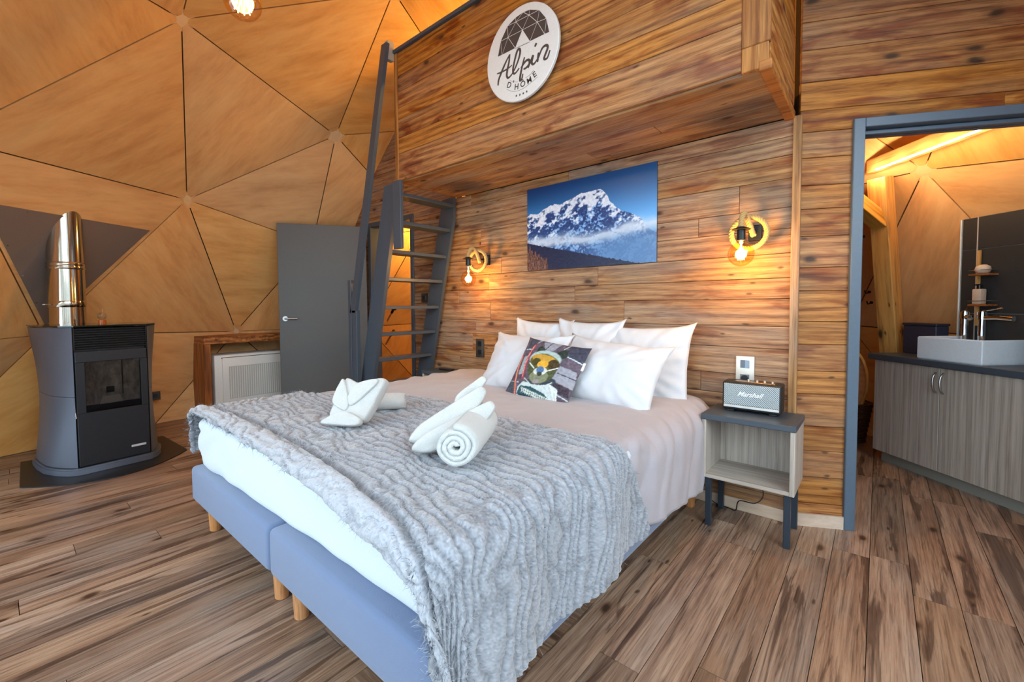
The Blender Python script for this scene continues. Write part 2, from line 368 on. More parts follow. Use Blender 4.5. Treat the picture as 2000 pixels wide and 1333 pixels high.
DC = Vector(CN+.83*(np.array([-1.732, -.381, .135])-CN))
RING = [i for i in range(len(P_)) if -.95 < P_[i][2] < -.3]
for i in RING: HUB[i].z = 0.0
HUB[58] = Vector((-5.21, -1.71, 0)); HUB[56] = Vector((-4.80, -3.2, 0)); HUB[63] = Vector((-5.33, -.1, 0))
KEEP = {59, 23, 24, 26, 25}
dome_tri = []; win_tri = []
for t in TRI:
    if max(HUB[i].z for i in t) <= 0.02 or min(P_[i][2] for i in t) < -1: continue
    c = (HUB[t[0]]+HUB[t[1]]+HUB[t[2]])/3
    if ((c.y < -2.2 and c.z < 3.5) or (c.x > .7 and c.y < -.9 and c.z < 3.3)) and not (set(t) & KEEP): win_tri.append(t)
    else: dome_tri.append(t)
def tri_frame(a, b, c):
    n = (b-a).cross(c-a).normalized()
    if n.dot(DC+Vector((0, 0, .3))-a) < 0: a, b, c = a, c, b; n = -n
    return a, b, c, n          # n points inward
ceil_b = MB()
for t in dome_tri:
    q = []
    for i in t:
        h = HUB[i]; d = (h-DC); d.normalize(); q.append(h+d*.035-(Vector((0, 0, .12)) if h.z < .02 else Vector()))
    ceil_b.raw(q, [(0, 1, 2)])
ceiling = ceil_b.out('ceiling', SHELLD); ceiling['kind'] = 'structure'
used = set()
for t in dome_tri:
    a, b, c, n = tri_frame(*[HUB[i] for i in t]); g = (a+b+c)/3
    pts = [a, b, c]; ins = []
    for k in range(3):
        p = pts[k]; e1 = (pts[(k+1) % 3]-p).normalized(); e2 = (pts[k-1]-p).normalized()
        ang = e1.angle(e2); ins.append(p+(e1+e2).normalized()*(.0045/math.sin(ang/2)))
    X = (ins[1]-ins[0]).normalized(); th = random.uniform(0, math.pi); Y = n.cross(X)
    X2 = X*math.cos(th)+Y*math.sin(th); Y2 = n.cross(X2); m = Matrix((X2, Y2, n)).transposed().to_4x4(); m.translation = g
    mi = m.inverted(); q = [mi @ p for p in ins]; V = q+[p-Vector((0, 0, .019)) for p in q]
    link('panel', mesh('panel', V, [(0, 1, 2), (5, 4, 3), (0, 3, 4, 1), (1, 4, 5, 2), (2, 5, 3, 0)]), PLY, ceiling, mtx=m)
    used |= set(t)
for i in sorted(used):
    if HUB[i].z < .05: continue
    ns = [tri_frame(*[HUB[k] for k in t])[3] for t in dome_tri if i in t]
    n = sum(ns, Vector()).normalized(); r = .094
    nbr = [HUB[k] for t in dome_tri if i in t for k in t if k != i]
    X = (nbr[0]-HUB[i]); X = (X-n*X.dot(n)).normalized(); Y = n.cross(X)
    m = Matrix((X, Y, n)).transposed().to_4x4(); m.translation = HUB[i]
    V = [(r*math.cos(R(30+60*k)), r*math.sin(R(30+60*k)), z) for z in (-.03, .010) for k in range(6)]
    link('hub_plate', mesh('hub_plate', V, [tuple(range(6))[::-1], tuple(range(6, 12))]+[(k, (k+1) % 6, 6+(k+1) % 6, 6+k) for k in range(6)]), PLY2, ceiling, mtx=m)
# glazed dome front behind the camera; right-hand panes added to admit fill light
wf = MB(); seen = set()
for t in win_tri:
    for a, b in ((t[0], t[1]), (t[1], t[2]), (t[0], t[2])):
        if (min(a, b), max(a, b)) in seen: continue
        seen.add((min(a, b), max(a, b))); wf.cyl(HUB[a], HUB[b], .035, seg=6)
win = wf.out('window_1', BEAMW); win['kind'] = 'structure'
for t in win_tri:
    a, b, c, n = tri_frame(*[HUB[i] for i in t]); V = [a, b, c, a-n*.01, b-n*.01, c-n*.01]
    link('pane', mesh('pane', V, [(0, 1, 2), (5, 4, 3), (0, 3, 4, 1), (1, 4, 5, 2), (2, 5, 3, 0)]), GLASS, win)

# ================================================================== FLOOR
ring = sorted([HUB[i] for i in RING], key=lambda v: math.atan2(v.y-DC.y, v.x-DC.x))
RP = [(v.x, v.y) for v in ring]
fplanes = []
for i in range(len(RP)):
    p, q = RP[i-1], RP[i]; a, b = q[1]-p[1], -(q[0]-p[0]); l = math.hypot(a, b); a /= l; b /= l
    fplanes.append((a, b, a*p[0]+b*p[1]+.01))
floor = MB().poly([(x, y, -.04) for x, y in RP], (0, 0, .024)).out('floor', SHELLD); floor['kind'] = 'structure'
cands = []
PW = .1375
rnd = random.Random(3); x = -6.0; col = 0
while x < 2.6:
    y = -4.6-rnd.uniform(0, 1.1)
    while y < 3.2:
        L = 1.22
        poly = clip([(x+.0012, y+.0012), (x+PW-.0012, y+.0012), (x+PW-.0012, y+L-.0012), (x+.0012, y+L-.0012)], fplanes)
        if poly and area2(poly) > .0015:
            cx = sum(p[0] for p in poly)/len(poly); cy = sum(p[1] for p in poly)/len(poly)
            vis = 0
            for u in (.05, .35, .65, .95):
                for v in (.1, .9):
                    q = pix((x+PW*v, y+L*u, 0))
                    if q and -60 < q[0] < 2060 and q[1] < 1400 and not (-2.3 < x+PW*v < -.5 and -1.95 < y+L*u < -.05): vis += 1
            d = math.hypot(cx-CAM.x, cy-CAM.y)
            cands.append((-vis/(d*d+.3), poly, cx, cy, vis))
        y += L
    x += PW
cands.sort(key=lambda t: t[0])
rest = MB()
for k, (_, poly, cx, cy, vis) in enumerate(cands):
    if k < 296 and vis:
        n = len(poly); V = [(py-cy, -(px-cx), z) for z in (-.014, 0) for px, py in poly]     # local X runs along the board
        o = link('plank', mesh('plank', V, [tuple(range(n))[::-1], tuple(range(n, 2*n))]+[(i, (i+1) % n, n+(i+1) % n, n+i) for i in range(n)]), FLOORW, floor, loc=(cx, cy, 0), rot=(0, 0, R(90)))
    else: rest.poly([(px, py, -.014) for px, py in poly], (0, 0, .014))
ro = rest.out('plank_rest', FLOORW, floor); ro['kind'] = 'stuff'

# ================================================================== WALLS of reclaimed boards
dplanes3 = []
for t in TRI:
    if max(HUBU[i].z for i in t) < .05: continue
    a, b, c, n = tri_frame(*[HUBU[i] for i in t]); dplanes3.append((a, n))
def wall_planes(o, u):
    """dome half-spaces written in the wall's own (u, z)"""
    out = []
    for a, n in dplanes3:          # inside: n.(p-a) >= 0
        A = -n.dot(u); B = -n.z; c = n.dot(o-a)
        out.append((A, B, c))
    return out
def board(name, poly, o, u, nrm, th, m, parent, depth=0.0, back=0.0):
    """polygon in (u,z), boards facing nrm; origin at its centre, local X along u"""
    cu = sum(p[0] for p in poly)/len(poly); cz = sum(p[1] for p in poly)/len(poly); n = len(poly)
    ctr = o+u*cu+Vector((0, 0, cz))+nrm*depth
    mx = Matrix((u, Vector((0, 0, 1)).cross(u), Vector((0, 0, 1)))).transposed().to_4x4(); mx.translation = ctr
    loc_n = mx.to_3x3().inverted() @ nrm
    V = [Vector((pu-cu, 0, pz-cz))+loc_n*s for s in (0, -th) for pu, pz in poly]
    F = [tuple(range(n)), tuple(range(n, 2*n))[::-1]]+[(i, n+i, n+(i+1) % n, (i+1) % n) for i in range(n)]
    me = mesh(name, V, F); bm = bmesh.new(); bm.from_mesh(me); bmesh.ops.recalc_face_normals(bm, faces=bm.faces[:])
    fr = [f for f in bm.faces if (f.normal.dot(loc_n) > .9)]
    if fr and th > .01:
        bmesh.ops.bevel(bm, geom=list(fr[0].edges), offset=.0022, segments=1, affect='EDGES')
    bm.to_mesh(me); bm.free()
    return link(name, me, m, parent, mtx=mx)
def board_wall(root_name, o, u, nrm, spans, m, rows, seedv, maxlen=2.4):
    """spans: list of (u0,u1,z0,z1) rectangles to be clad; rows: z boundaries"""
    rg = random.Random(seedv); o = Vector(o); u = Vector(u); nrm = Vector(nrm); pl = wall_planes(o, u)
    b = MB()
    for (u0, u1, z0, z1) in spans:
        poly = clip([(u0, z0), (u1, z0), (u1, z1), (u0, z1)], pl)
        if poly: b.poly([o+u*a+Vector((0, 0, z))-nrm*.024 for a, z in poly], -nrm*.06)
    root = b.out(root_name, SHELLD); root['kind'] = 'structure'
    for (u0, u1, z0, z1) in spans:
        for r0, r1 in zip(rows, rows[1:]):
            a0, a1 = max(r0, z0), min(r1, z1)
            if a1-a0 < .015: continue
            x = u0; first = True
            while x < u1-.02:
                L = rg.uniform(.5, maxlen) if first else rg.uniform(.9, maxlen); first = False
                x1 = min(u1, x+L)
                if u1-x1 < .25: x1 = u1
                poly = clip([(x+.0008, a0+.0010), (x1-.0008, a0+.0010), (x1-.0008, a1-.0010), (x+.0008, a1-.0010)], pl)
                if poly and area2(poly) > .0008: board('plank', poly, o, u, nrm, .022, m, root, depth=rg.uniform(-.003, .001))
                x = x1
    return root
DL0, DL1, DZ = -4.02, -3.26, 2.045
rows_b = [0, .13, .24, .40, .52, .66, .775, .93, 1.05, 1.20, 1.31, 1.44, 1.57, 1.68, 1.83, 1.95, 2.045, 2.138, 2.30, 2.42, 2.58, 2.70, 2.86, 3.0, 3.15, 3.3, 3.5, 3.7]
board_wall('wall_back', (0, 0, 0), (1, 0, 0), (0, -1, 0), [(-5.2, DL0, 0, 2.045), (DL1, -.002, 0, 2.045), (-5.2, -.002, 2.045, 2.138), (-5.2, -2.6, 2.138, 3.7)], OLD, rows_b, 11)
PH = R(26.82); RU = Vector((math.cos(PH), math.sin(PH), 0)); RN = Vector((math.sin(PH), -math.cos(PH), 0))
rows_r = [0, .12, .26, .40, .53, .70, .82, .96, 1.08, 1.24, 1.36, 1.52, 1.66, 1.78, 1.92, 2.05, 2.16, 2.30, 2.46, 2.60, 2.78, 2.92, 3.08, 3.25, 3.42, 3.6]
board_wall('wall_right', (0, 0, 0), RU, RN, [(.002, .285, 0, 2.05), (1.36, 2.6, 0, 2.05), (.002, 2.6, 2.05, 3.6)], LOFTW, rows_r, 23, 2.6)
# unseen partition, added to block light between the two back rooms
ins = MB()
pp = clip([(.12, 0), (3.4, 0), (3.4, 2.1), (.12, 2.1)], wall_planes(Vector((-1.9, 0, 0)), Vector((0, 1, 0))))
ins.poly([(-1.9, a, z) for a, z in pp], (.06, 0, 0)); o = ins.out('wall_light_block', PLY); o['kind'] = 'structure'
# baseboards and corner trim
def struct(name, b, m, **k):
    o = b.out(name, m, **k); o['kind'] = 'structure'; return o
struct('baseboard_back', MB().box(DL1+.06, -.001, -.014, .0, 0, .066, .003), BASEB)
b = MB(); b.poly([RU*.004+RN*.0, RU*.236+RN*.0, RU*.236+RN*.014, RU*.004+RN*.014], (0, 0, .066)); struct('baseboard_right', b, BASEB)
struct('trim_1', MB().box(-.026, .012, -.016, .018, .066, 2.138, .003), wood('corner_strip', (104, 72, 44), (156, 116, 76), (186, 148, 106), grey=(150, 140, 130), gs=(1.1, 30, 30), axis=2, bump=.4, vary=.05))

# ------------------------------------------------------------------ right doorway (door_1)
def rb(b, u0, u1, d0, d1, z0, z1, bev=.003):
    """box in the right wall's frame: u along the wall, d out of it into the room"""
    m = Matrix((RU, -RN, Vector((0, 0, 1)))).transposed().to_4x4(); b.box(u0, u1, -d1, -d0, z0, z1, bev, 1, mtx=m); return b
b = MB(); rb(b, .236, .286, -.12, .018, 0, 2.092); rb(b, 1.36, 1.41, -.12, .018, 0, 2.092); rb(b, .286, 1.36, -.12, .018, 2.047, 2.092)
d1 = struct('door_1', b, DFRAME)
rb(MB(), .288, 1.358, -.06, -.03, 2.024, 2.044).out('sliding_rail', DFRAME, d1)
rb(MB(), .30, 1.35, -.11, -.08, 2.026, 2.046).out('rail_fascia', DFRAME, d1)
# ------------------------------------------------------------------ left doorway (door_2) with its open leaf
b = MB().box(DL0, DL0+.055, -.012, .11, 0, 2.09, .003, 1).box(DL1-.0, DL1+.05, -.012, .11, 0, 2.09, .003, 1).box(DL0+.055, DL1, -.012, .11, 2.04, 2.09, .003, 1)
d2 = struct('door_2', b, GREY)
hx, hy = -4.0, -.045; tx, ty = -4.47, -.785
dv = Vector((tx-hx, ty-hy, 0)); dl = dv.length; ang = math.atan2(dv.y, dv.x)
leaf = MB().box(0, dl, -.02, .02, .012, 2.045, .003, 1).out('leaf', DOORG, d2, loc=(hx, hy, 0), rot=(0, 0, ang))
hd = MB()
for sy in (1, -1):
    hd.cyl((dl-.06, sy*.02, 1.05), (dl-.06, sy*.030, 1.05), .026, seg=20); hd.cyl((dl-.06, sy*.028, 1.05), (dl-.06, sy*.06, 1.05), .009, seg=12); hd.tube([(dl-.06, sy*.055, 1.05), (dl-.075, sy*.06, 1.05), (dl-.18, sy*.06, 1.05)], .0095, 10)
hd.out('handle', STEEL, leaf, smooth=True, ang=50)
MB().box(-4.0, -3.963, -.045, -.012, .97, 1.06, .002, 1).out('hinge', STEEL, d2)

# ================================================================== LOFT over the bed
LX0, LX1, LY, LZ = -2.567, -.032, -.643, 2.138
loft = thing('loft', 'reclaimed wood loft balcony projecting over the bed', 'loft', (-1.3, 0, LZ))
loft.location = (0, 0, 0)      # moved to its base once its boards are in place
rg = random.Random(5)
fz = [2.150, 2.35, 2.47, 2.61, 2.70, 2.82, 2.94, 3.115]
for z0, z1 in zip(fz, fz[1:]):
    x = LX0+.03
    while x < LX1-.10:
        x1 = min(LX1-.10, x+rg.uniform(1.4, 2.6));
        if LX1-.10-x1 < .4: x1 = LX1-.10
        board('front_plank', [(x, z0+.001), (x1, z0+.001), (x1, z1-.001), (x, z1-.001)], Vector((0, LY, 0)), Vector((1, 0, 0)), Vector((0, -1, 0)), .022, LOFTW, loft, depth=rg.uniform(-.003, .001)); x = x1
ys = [LY+.022, -.50, -.36, -.24, -.11, -.004]
for y0, y1 in zip(ys, ys[1:]):
    x = LX0
    while x < LX1-.03:
        x1 = min(LX1-.03, x+rg.uniform(1.2, 2.4))
        if LX1-.03-x1 < .4: x1 = LX1-.03
        c = ((x+x1)/2, (y0+y1)/2, LZ+.011)
        MB().box(x-c[0]+.001, x1-c[0]-.001, y0-c[1]+.001, y1-c[1]-.001, -.011+rg.uniform(0, .002), .011, .002, 1).out('soffit_plank', OLD, loft, loc=c); x = x1
MB().box(LX0+.03, LX1-.02, LY+.024, 1.6, LZ+.024, LZ+.13).out('loft_floor', SHELLD, loft)
VW = wood('trim_wood', (96, 54, 24), (150, 94, 46), (184, 128, 72), gs=(1.1, 30, 30), axis=2, bump=.4, vary=.08, rough=.6)
MB().box(LX0-.012, LX0+.03, LY-.004, LY+.03, LZ-.005, 3.115, .003, 1).out('corner_trim', VW, loft)
MB().box(LX0, LX0+.02, LY+.03, 0, LZ+.02, 2.27, .002, 1).out('side_board', LOFTW, loft)
MB().box(LX1-.10, LX1+.006, LY-.004, LY+.022, LZ+.10, 3.4, .003, 1).out('corner_trim', VW, loft)
MB().box(LX1-.10, LX1-.0, LY-.002, LY+.022, LZ, LZ+.10, .003, 1).out('corner_trim', VW, loft)
MB().box(LX1-.034, LX1+.012, LY-.004, .004, LZ-.012, LZ+.028, .003, 1).out('edge_trim', wood('edge_wood', (92, 50, 20), (156, 94, 44), (186, 122, 64), gs=(1.1, 30, 30), bump=.5, vary=.05), loft, )
for k, (z0, z1) in enumerate(zip([2.166, 2.36, 2.55, 2.75, 2.95, 3.15], [2.36, 2.55, 2.75, 2.95, 3.15, 3.4])):
    c = (LX1-.008, LY/2, (z0+z1)/2)
    MB().box(LY/2+.024, -LY/2, -.011, .011, z0-c[2]+.001, z1-c[2]-.001, .002, 1).out('side_plank', LOFTW, loft, loc=c, rot=(0, 0, R(90)))
MB().box(LX0-.012, LX1, LY-.02, LY+.05, 3.115, 3.14, .003, 1).out('cap_rail', GREY, loft)

# ================================================================== BED
def bed_base(x0, x1, label):
    t = thing('bed_base', label, 'bed base', ((x0+x1)/2, -1.06, 0), group='upholstered bed bases')
    o = MB().box((x0-x1)/2, (x1-x0)/2, -1.01, 1.0, .165, .345, .022, 3).out('body', BASEF, t, smooth=True, ang=60)
    for sx in (-1, 1):
        for sy in (-1, 1):
            px, py = sx*((x1-x0)/2-.085), sy*.93
            MB().cyl((px, py, 0), (px, py, .17), .026, .034, 20, bev=.003).out('leg', LEGW, t, smooth=True, ang=40)
    return t
bed_base(-2.40, -1.403, 'blue-grey felt bed base on the stove side of the bed')
bed_base(-1.397, -.40, 'blue-grey felt bed base on the side of the speaker')

def rounded_slab(x0, x1, y0, y1, z0, z1, r, n=40, sag=None):
    """dense rounded box for soft things"""
    b = bmesh.new(); bmesh.ops.create_cube(b, size=1)
    for v in b.verts: v.co = Vector(((x0+x1)/2+v.co.x*(x1-x0), (y0+y1)/2+v.co.y*(y1-y0), (z0+z1)/2+v.co.z*(z1-z0)))
    bmesh.ops.bevel(b, geom=b.edges[:], offset=r, segments=5, profile=.5, affect='EDGES')
    return b
mt = thing('mattress', 'thick mattress in a white fitted sheet on the bed bases', 'mattress', (-1.40, -1.03, .345))
b = rounded_slab(-.985, .985, -1.01, .98, 0, .255, .045)
bmesh.ops.subdivide_edges(b, edges=[e for e in b.edges if e.calc_length() > .3], cuts=60, use_grid_fill=True)
bmesh.ops.subdivide_edges(b, edges=[e for e in b.edges if e.calc_length() > .1], cuts=5, use_grid_fill=True)
for v in b.verts:
    x, y, z = v.co
    if y < -.9:   # pulled folds along the foot of the sheet
        k = math.exp(-((x+.95)/.55)**2)
        v.co.y += .006*k*math.sin(46*(z-.75*(x+1.0)*.55)+3*fbm(x*2, z*6)) + .006*fbm(x*3, z*5, 2)
        v.co.z += .010*math.exp(-((z-.0)/.05)**2)*fbm(x*2.2, 1.3, 4)-(.012 if z < .03 else 0)*math.exp(-((x+.95)/.3)**2)
        v.co.y += .025*(x+1)*.5     # mattress lies slightly askew on its base
me = bpy.data.meshes.new('sheet'); b.to_mesh(me); b.free()
for p in me.polygons: p.use_smooth = True
link('sheet', me, SHEET, mt)

def drape(a, b, rc, zt, r, flare=.05):
    x0, x1, y0, y1 = rc
    px = min(max(a, x0), x1); py = min(max(b, y0), y1); ox, oy = a-px, b-py; L = math.hypot(ox, oy)
    if L < 1e-9: return Vector((px, py, zt)), 0.0
    dx, dy = ox/L, oy/L; q = math.pi*r/2
    if L < q: th = L/r; off = r*math.sin(th); dr = r*(1-math.cos(th))
    else: off = r+flare*(L-q); dr = r+(L-q)
    return Vector((px+dx*off, py+dy*off, zt-dr)), dr
def grid_surface(fn, na, nb):
    V = [fn(i/(na-1), j/(nb-1)) for j in range(nb) for i in range(na)]
    F = [(j*na+i, j*na+i+1, (j+1)*na+i+1, (j+1)*na+i) for j in range(nb-1) for i in range(na-1)]
    return V, F
def normals(V, na, nb):
    A = np.array([tuple(v) for v in V]).reshape(nb, na, 3)
    du = np.gradient(A, axis=1); dv = np.gradient(A, axis=0); n = np.cross(du, dv); n /= np.linalg.norm(n, axis=2, keepdims=True)+1e-12
    return A, n
def interp(x, xs, ys): return float(np.interp(x, xs, ys))
# ---- duvet
DR = (-2.34, -.49, -2.05, -.05)
na, nb = 200, 150
def duv(u, v):
    bb = -.05-v*1.36
    hr = interp(bb, [-1.45, -1.25, -1.03, -.81, -.3, -.05], [.30, .38, .40, .43, .48, .44])
    a0, a1 = DR[0]-.36, DR[1]+hr
    aa = a0+(a1-a0)*u
    zt = .607-.0*min(1, max(0, (-1.12-bb)/.25))
    P, dr = drape(aa, bb, DR, zt, .10, .03)
    cx = (aa-DR[0])/(DR[1]-DR[0])
    if dr < .02: P.z += (.012+.016*min(1, max(0, (-.75-bb)/.25)))*math.sin(math.pi*min(1, max(0, cx)))**.5+.010*fbm(aa*1.6, bb*1.6, 1)+.004*fbm(aa*5, bb*5, 7)
    # folds raking over the side
    w = min(1, max(0, (aa-(DR[1]-.25))/.35)); w2 = min(1, max(0, ((DR[0]+.2)-aa)/.3))
    ph = 24*(bb+.45*(aa-DR[1]))+2.2*fbm(bb*3, aa*2, 3)
    k = .012*max(w, w2)*(math.sin(ph)+.6*math.sin(ph*1.9+1)+.5*fbm(bb*9, aa*5, 2))
    P += Vector((.8 if w > w2 else -.8, -.2, .45))*k
    if aa > DR[1] and bb < -.92: P.x -= .045*min(1, (-.92-bb)/.15)*min(1, dr/.05)
    return P
V, F = grid_surface(duv, na, nb)
o = link('duvet', mesh('duvet', V, F, True), DUVET); tag(o, 'smooth mauve-beige duvet spread over the bed', 'duvet')
sm = o.modifiers.new('s', 'SOLIDIFY'); sm.thickness = .022; sm.offset = -1
# ---- faux fur throw
TR_ = (-2.365, -.448, -2.03, -.05)
na, nb = 620, 230
fx = [-2.7, -2.36, -2.1, -1.36, -.9, -.59, -.46, -.38, -.2, .2]; fy = [.08, .04, .025, .048, .076, .118, .158, .218, .29, .32]
ux = [-2.7, -2.3, -2.1, -2.0, -1.68, -1.42, -1.15, -.89, -.75, -.56, -.42, -.25, -.1, .1]; uy = [-1.50, -1.50, -1.43, -1.36, -1.23, -1.19, -1.23, -1.26, -1.25, -1.25, -1.23, -1.14, -1.07, -1.03]
HT = np.zeros((nb, na)); DB = np.zeros((nb, na))
def thr(u, v):
    i = int(round(u*(na-1))); j = int(round(v*(nb-1)))
    aa = TR_[0]-.27+u*(TR_[1]+.455-TR_[0]+.27)
    bf = TR_[2]-interp(aa, fx, fy); bu = interp(aa, ux, uy)+.012*fbm(aa*3, 0, 5); bb = bf+(bu-bf)*v
    zt = .668-.028*min(1, max(0, (-1.28-bb)/.30)) + .006*fbm(aa*2, bb*2, 2)
    P, dr = drape(aa, bb, TR_, zt, .068, .02)
    if aa > TR_[1]:
        P.x += .018*min(1, dr/.1)*min(1, max(0, (bb+1.7)/.3))
        k = min(1, dr/.25)
        P.x += k*(.020*math.sin(13*bb+1.0)+.012*fbm(bb*4, 0, 3)); P.y += .010*k*fbm(bb*3, aa*3, 8)
    db = bb-bf; DB[j, i] = db
    # stitched rows of short padded ribs that run across the bed
    ww = 1.7*fbm(aa*1.9, bb*3.2, 11)+.8*fbm(aa*6, bb*10, 4)
    ph = (bb+.10*aa)/.040+ww; row = math.floor(ph); fr = ph-row
    rib = (1-abs(2*fr-1)**2.2)
    sg = (aa/.23+.37*row+1.6*noise.noise(Vector((row*1.7, 3.1, aa*1.6)))); sf = sg-math.floor(sg)
    seg = min(1, 7*min(sf, 1-sf)+.35)
    h = .0095*rib*seg
    h -= .018*math.exp(-((db-.105-.015*math.sin(3*aa))/.011)**2)
    if db < .10: h += .010*math.sin(math.pi*min(1, db/.10))
    h += .0028*noise.noise(Vector((aa*90, bb*90, 1)))+.0020*noise.noise(Vector((aa*190, bb*190, 5)))
    HT[j, i] = h; return P
V, F = grid_surface(thr, na, nb)
A, n = normals(V, na, nb)
if n[nb//2, na//2, 2] < 0: n = -n
A = A+n*HT[..., None]
me = mesh('throw', A.reshape(-1, 3), F, True)
cl = me.color_attributes.new('Col', 'FLOAT_COLOR', 'POINT')
rs = np.random.default_rng(4)
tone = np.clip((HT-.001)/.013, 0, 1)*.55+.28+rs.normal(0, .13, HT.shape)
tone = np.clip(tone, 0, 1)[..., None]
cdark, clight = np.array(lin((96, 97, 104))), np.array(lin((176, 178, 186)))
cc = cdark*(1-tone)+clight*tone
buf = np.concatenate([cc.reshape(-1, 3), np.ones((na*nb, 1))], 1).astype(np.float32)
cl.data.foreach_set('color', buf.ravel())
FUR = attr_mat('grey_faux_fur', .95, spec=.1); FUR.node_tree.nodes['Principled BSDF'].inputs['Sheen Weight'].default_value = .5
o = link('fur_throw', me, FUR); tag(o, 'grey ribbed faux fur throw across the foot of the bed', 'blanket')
sm = o.modifiers.new('s', 'SOLIDIFY'); sm.thickness = .016; sm.offset = -1
THROW = o
HAIR = bpy.data.materials.new('frosted_fur'); HAIR.use_nodes = True
nt = HAIR.node_tree; p = nt.nodes['Principled BSDF']; hi = nt.nodes.new('ShaderNodeHairInfo')
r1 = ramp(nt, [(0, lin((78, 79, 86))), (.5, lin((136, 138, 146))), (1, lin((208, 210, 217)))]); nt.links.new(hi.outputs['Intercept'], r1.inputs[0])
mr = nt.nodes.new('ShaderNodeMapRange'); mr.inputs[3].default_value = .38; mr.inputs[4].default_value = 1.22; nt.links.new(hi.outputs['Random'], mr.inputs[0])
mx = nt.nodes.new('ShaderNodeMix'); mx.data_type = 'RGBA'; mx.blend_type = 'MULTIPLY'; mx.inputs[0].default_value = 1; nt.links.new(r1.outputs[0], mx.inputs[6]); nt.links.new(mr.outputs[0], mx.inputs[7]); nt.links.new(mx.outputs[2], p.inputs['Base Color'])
p.inputs['Roughness'].default_value = .9; p.inputs['Specular IOR Level'].default_value = .15
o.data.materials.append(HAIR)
ps = o.modifiers.new('fur', 'PARTICLE_SYSTEM').particle_system; s = ps.settings
s.type = 'HAIR'; s.count = 60000; s.hair_length = .016; s.hair_step = 3; s.emit_from = 'FACE'; s.use_modifier_stack = False
s.use_advanced_hair = True; s.brownian_factor = .004; s.normal_factor = .007; s.factor_random = .0015; s.tangent_factor = .003
s.material = 2; s.render_step = 3; s.display_step = 2; s.root_radius = 1.0; s.tip_radius = .25; s.radius_scale = .0011
s.use_hair_bspline = False; s.length_random = .3

# ---- pillows
def pillow_mesh(w, h, t, seed=0, n=44, pinch=.05, ear=.03, wr=.010):
    rows = []
    V = []; F = []
    for side in (1, -1):
        for j in range(n):
            for i in range(n):
                u = -1+2*i/(n-1); v = -1+2*j/(n-1)
                eu = 1-pinch*(1-v*v)*0 ; 
                x = u*w/2*(1-pinch*(1-abs(v))**1.0*abs(u)**3*.9); z = v*h/2*(1-pinch*(1-abs(u))**1.0*abs(v)**3*.9)
                cor = (abs(u)*abs(v))**6; x += ear*cor*np.sign(u); z += ear*cor*np.sign(v)
                d = max(0, (1-abs(u)**2.6))**.62*max(0, (1-abs(v)**2.6))**.62
                y = t/2*d
                e = 1-d
                y += wr*fbm(x*7+seed, z*7, seed)*min(1, d*3)+wr*1.2*math.sin(18*math.atan2(v, u)+seed)*max(0, (abs(u)*abs(v)))*min(1, d*4)
                V.append((x, -side*y, z))
    q = n*n
    for j in range(n-1):
        for i in range(n-1):
            k = j*n+i; F.append((k, k+1, k+n+1, k+n)); F.append((q+k, q+k+n, q+k+n+1, q+k+1))
    bm = bmesh.new(); vs = [bm.verts.new(v) for v in V]
    for f in F: bm.faces.new([vs[i] for i in f])
    bmesh.ops.remove_doubles(bm, verts=bm.verts[:], dist=1e-5); bmesh.ops.recalc_face_normals(bm, faces=bm.faces[:])
    me = bpy.data.meshes.new('pillow'); bm.to_mesh(me); bm.free()
    for p in me.polygons: p.use_smooth = True
    return me
def pillow(label, w, h, t, c, tilt, yaw=0, roll=0, seed=0):
    o = link('pillow', pillow_mesh(w, h, t, seed), PILL)
    o.matrix_world = Matrix.Translation(c) @ Matrix.Rotation(R(yaw), 4, 'Z') @ Matrix.Rotation(R(tilt), 4, 'X') @ Matrix.Rotation(R(roll), 4, 'Y')
    return tag(o, label, 'pillow', 'white pillows at the head of the bed')
pillow('small white pillow at the back, nearest the black wall socket', .48, .50, .13, (-1.57, -.13, .805), -9, 0, 2, 1)
pillow('white pillow standing in the middle of the back row', .47, .50, .15, (-1.165, -.16, .815), -12, 0, 1, 2)
pillow('white pillow at the back, nearest the speaker', .60, .50, .15, (-.79, -.15, .79), -12, 0, -1, 3)
pillow('white front pillow on the ladder side, behind the bear cushion', .60, .41, .17, (-1.455, -.465, .792), -32, 0, 0, 4)
pillow('large white front pillow between the bear cushion and the speaker', .63, .40, .18, (-.855, -.45, .782), -34, 0, 5, 5)
# ---- bear cushion: a printed cover, colour worked out per vertex
def shape_cols():
    S = []
    def el(x, y, rx, ry, c, rot=0, soft=6): S.append(('e', x, y, rx, ry, c, rot, soft))
    def ln(pts, w, c): S.append(('l', pts, w, c))
    def pg(pts, c): S.append(('p', pts, c))
    return S, el, ln, pg
S, el, ln, pg = shape_cols()
pg([(700, 250), (1000, 310), (880, 430), (760, 420)], (150, 150, 162))
pg([(400, 480), (470, 470), (400, 760), (330, 760)], (158, 168, 172))
pg([(1000, 680), (1210, 760), (1150, 1000), (870, 880)], (150, 150, 160))
pg([(1120, 330), (1440, 410), (1280, 620), (1100, 550)], (66, 66, 80))
pg([(490, 135), (620, 170), (520, 370), (420, 350)], (72, 74, 86))
pg([(180, 850), (280, 860), (260, 1040), (130, 1020)], (76, 84, 94))
pg([(880, 900), (1110, 990), (1080, 1110), (920, 1040)], (66, 56, 66))
ln([(420, 350), (510, 365)], 9, (190, 205, 210)); ln([(190, 840), (340, 880)], 9, (180, 190, 200)); ln([(1100, 545), (1270, 635)], 10, (190, 205, 212)); ln([(930, 1070), (1070, 1140)], 10, (185, 200, 205))
ln([(1130, 325), (1030, 420)], 9, (180, 190, 196)); ln([(690, 200), (600, 260)], 9, (180, 190, 196)); ln([(960, 780), (1200, 870)], 9, (70, 70, 84)); ln([(840, 280), (760, 400)], 9, (70, 66, 80))
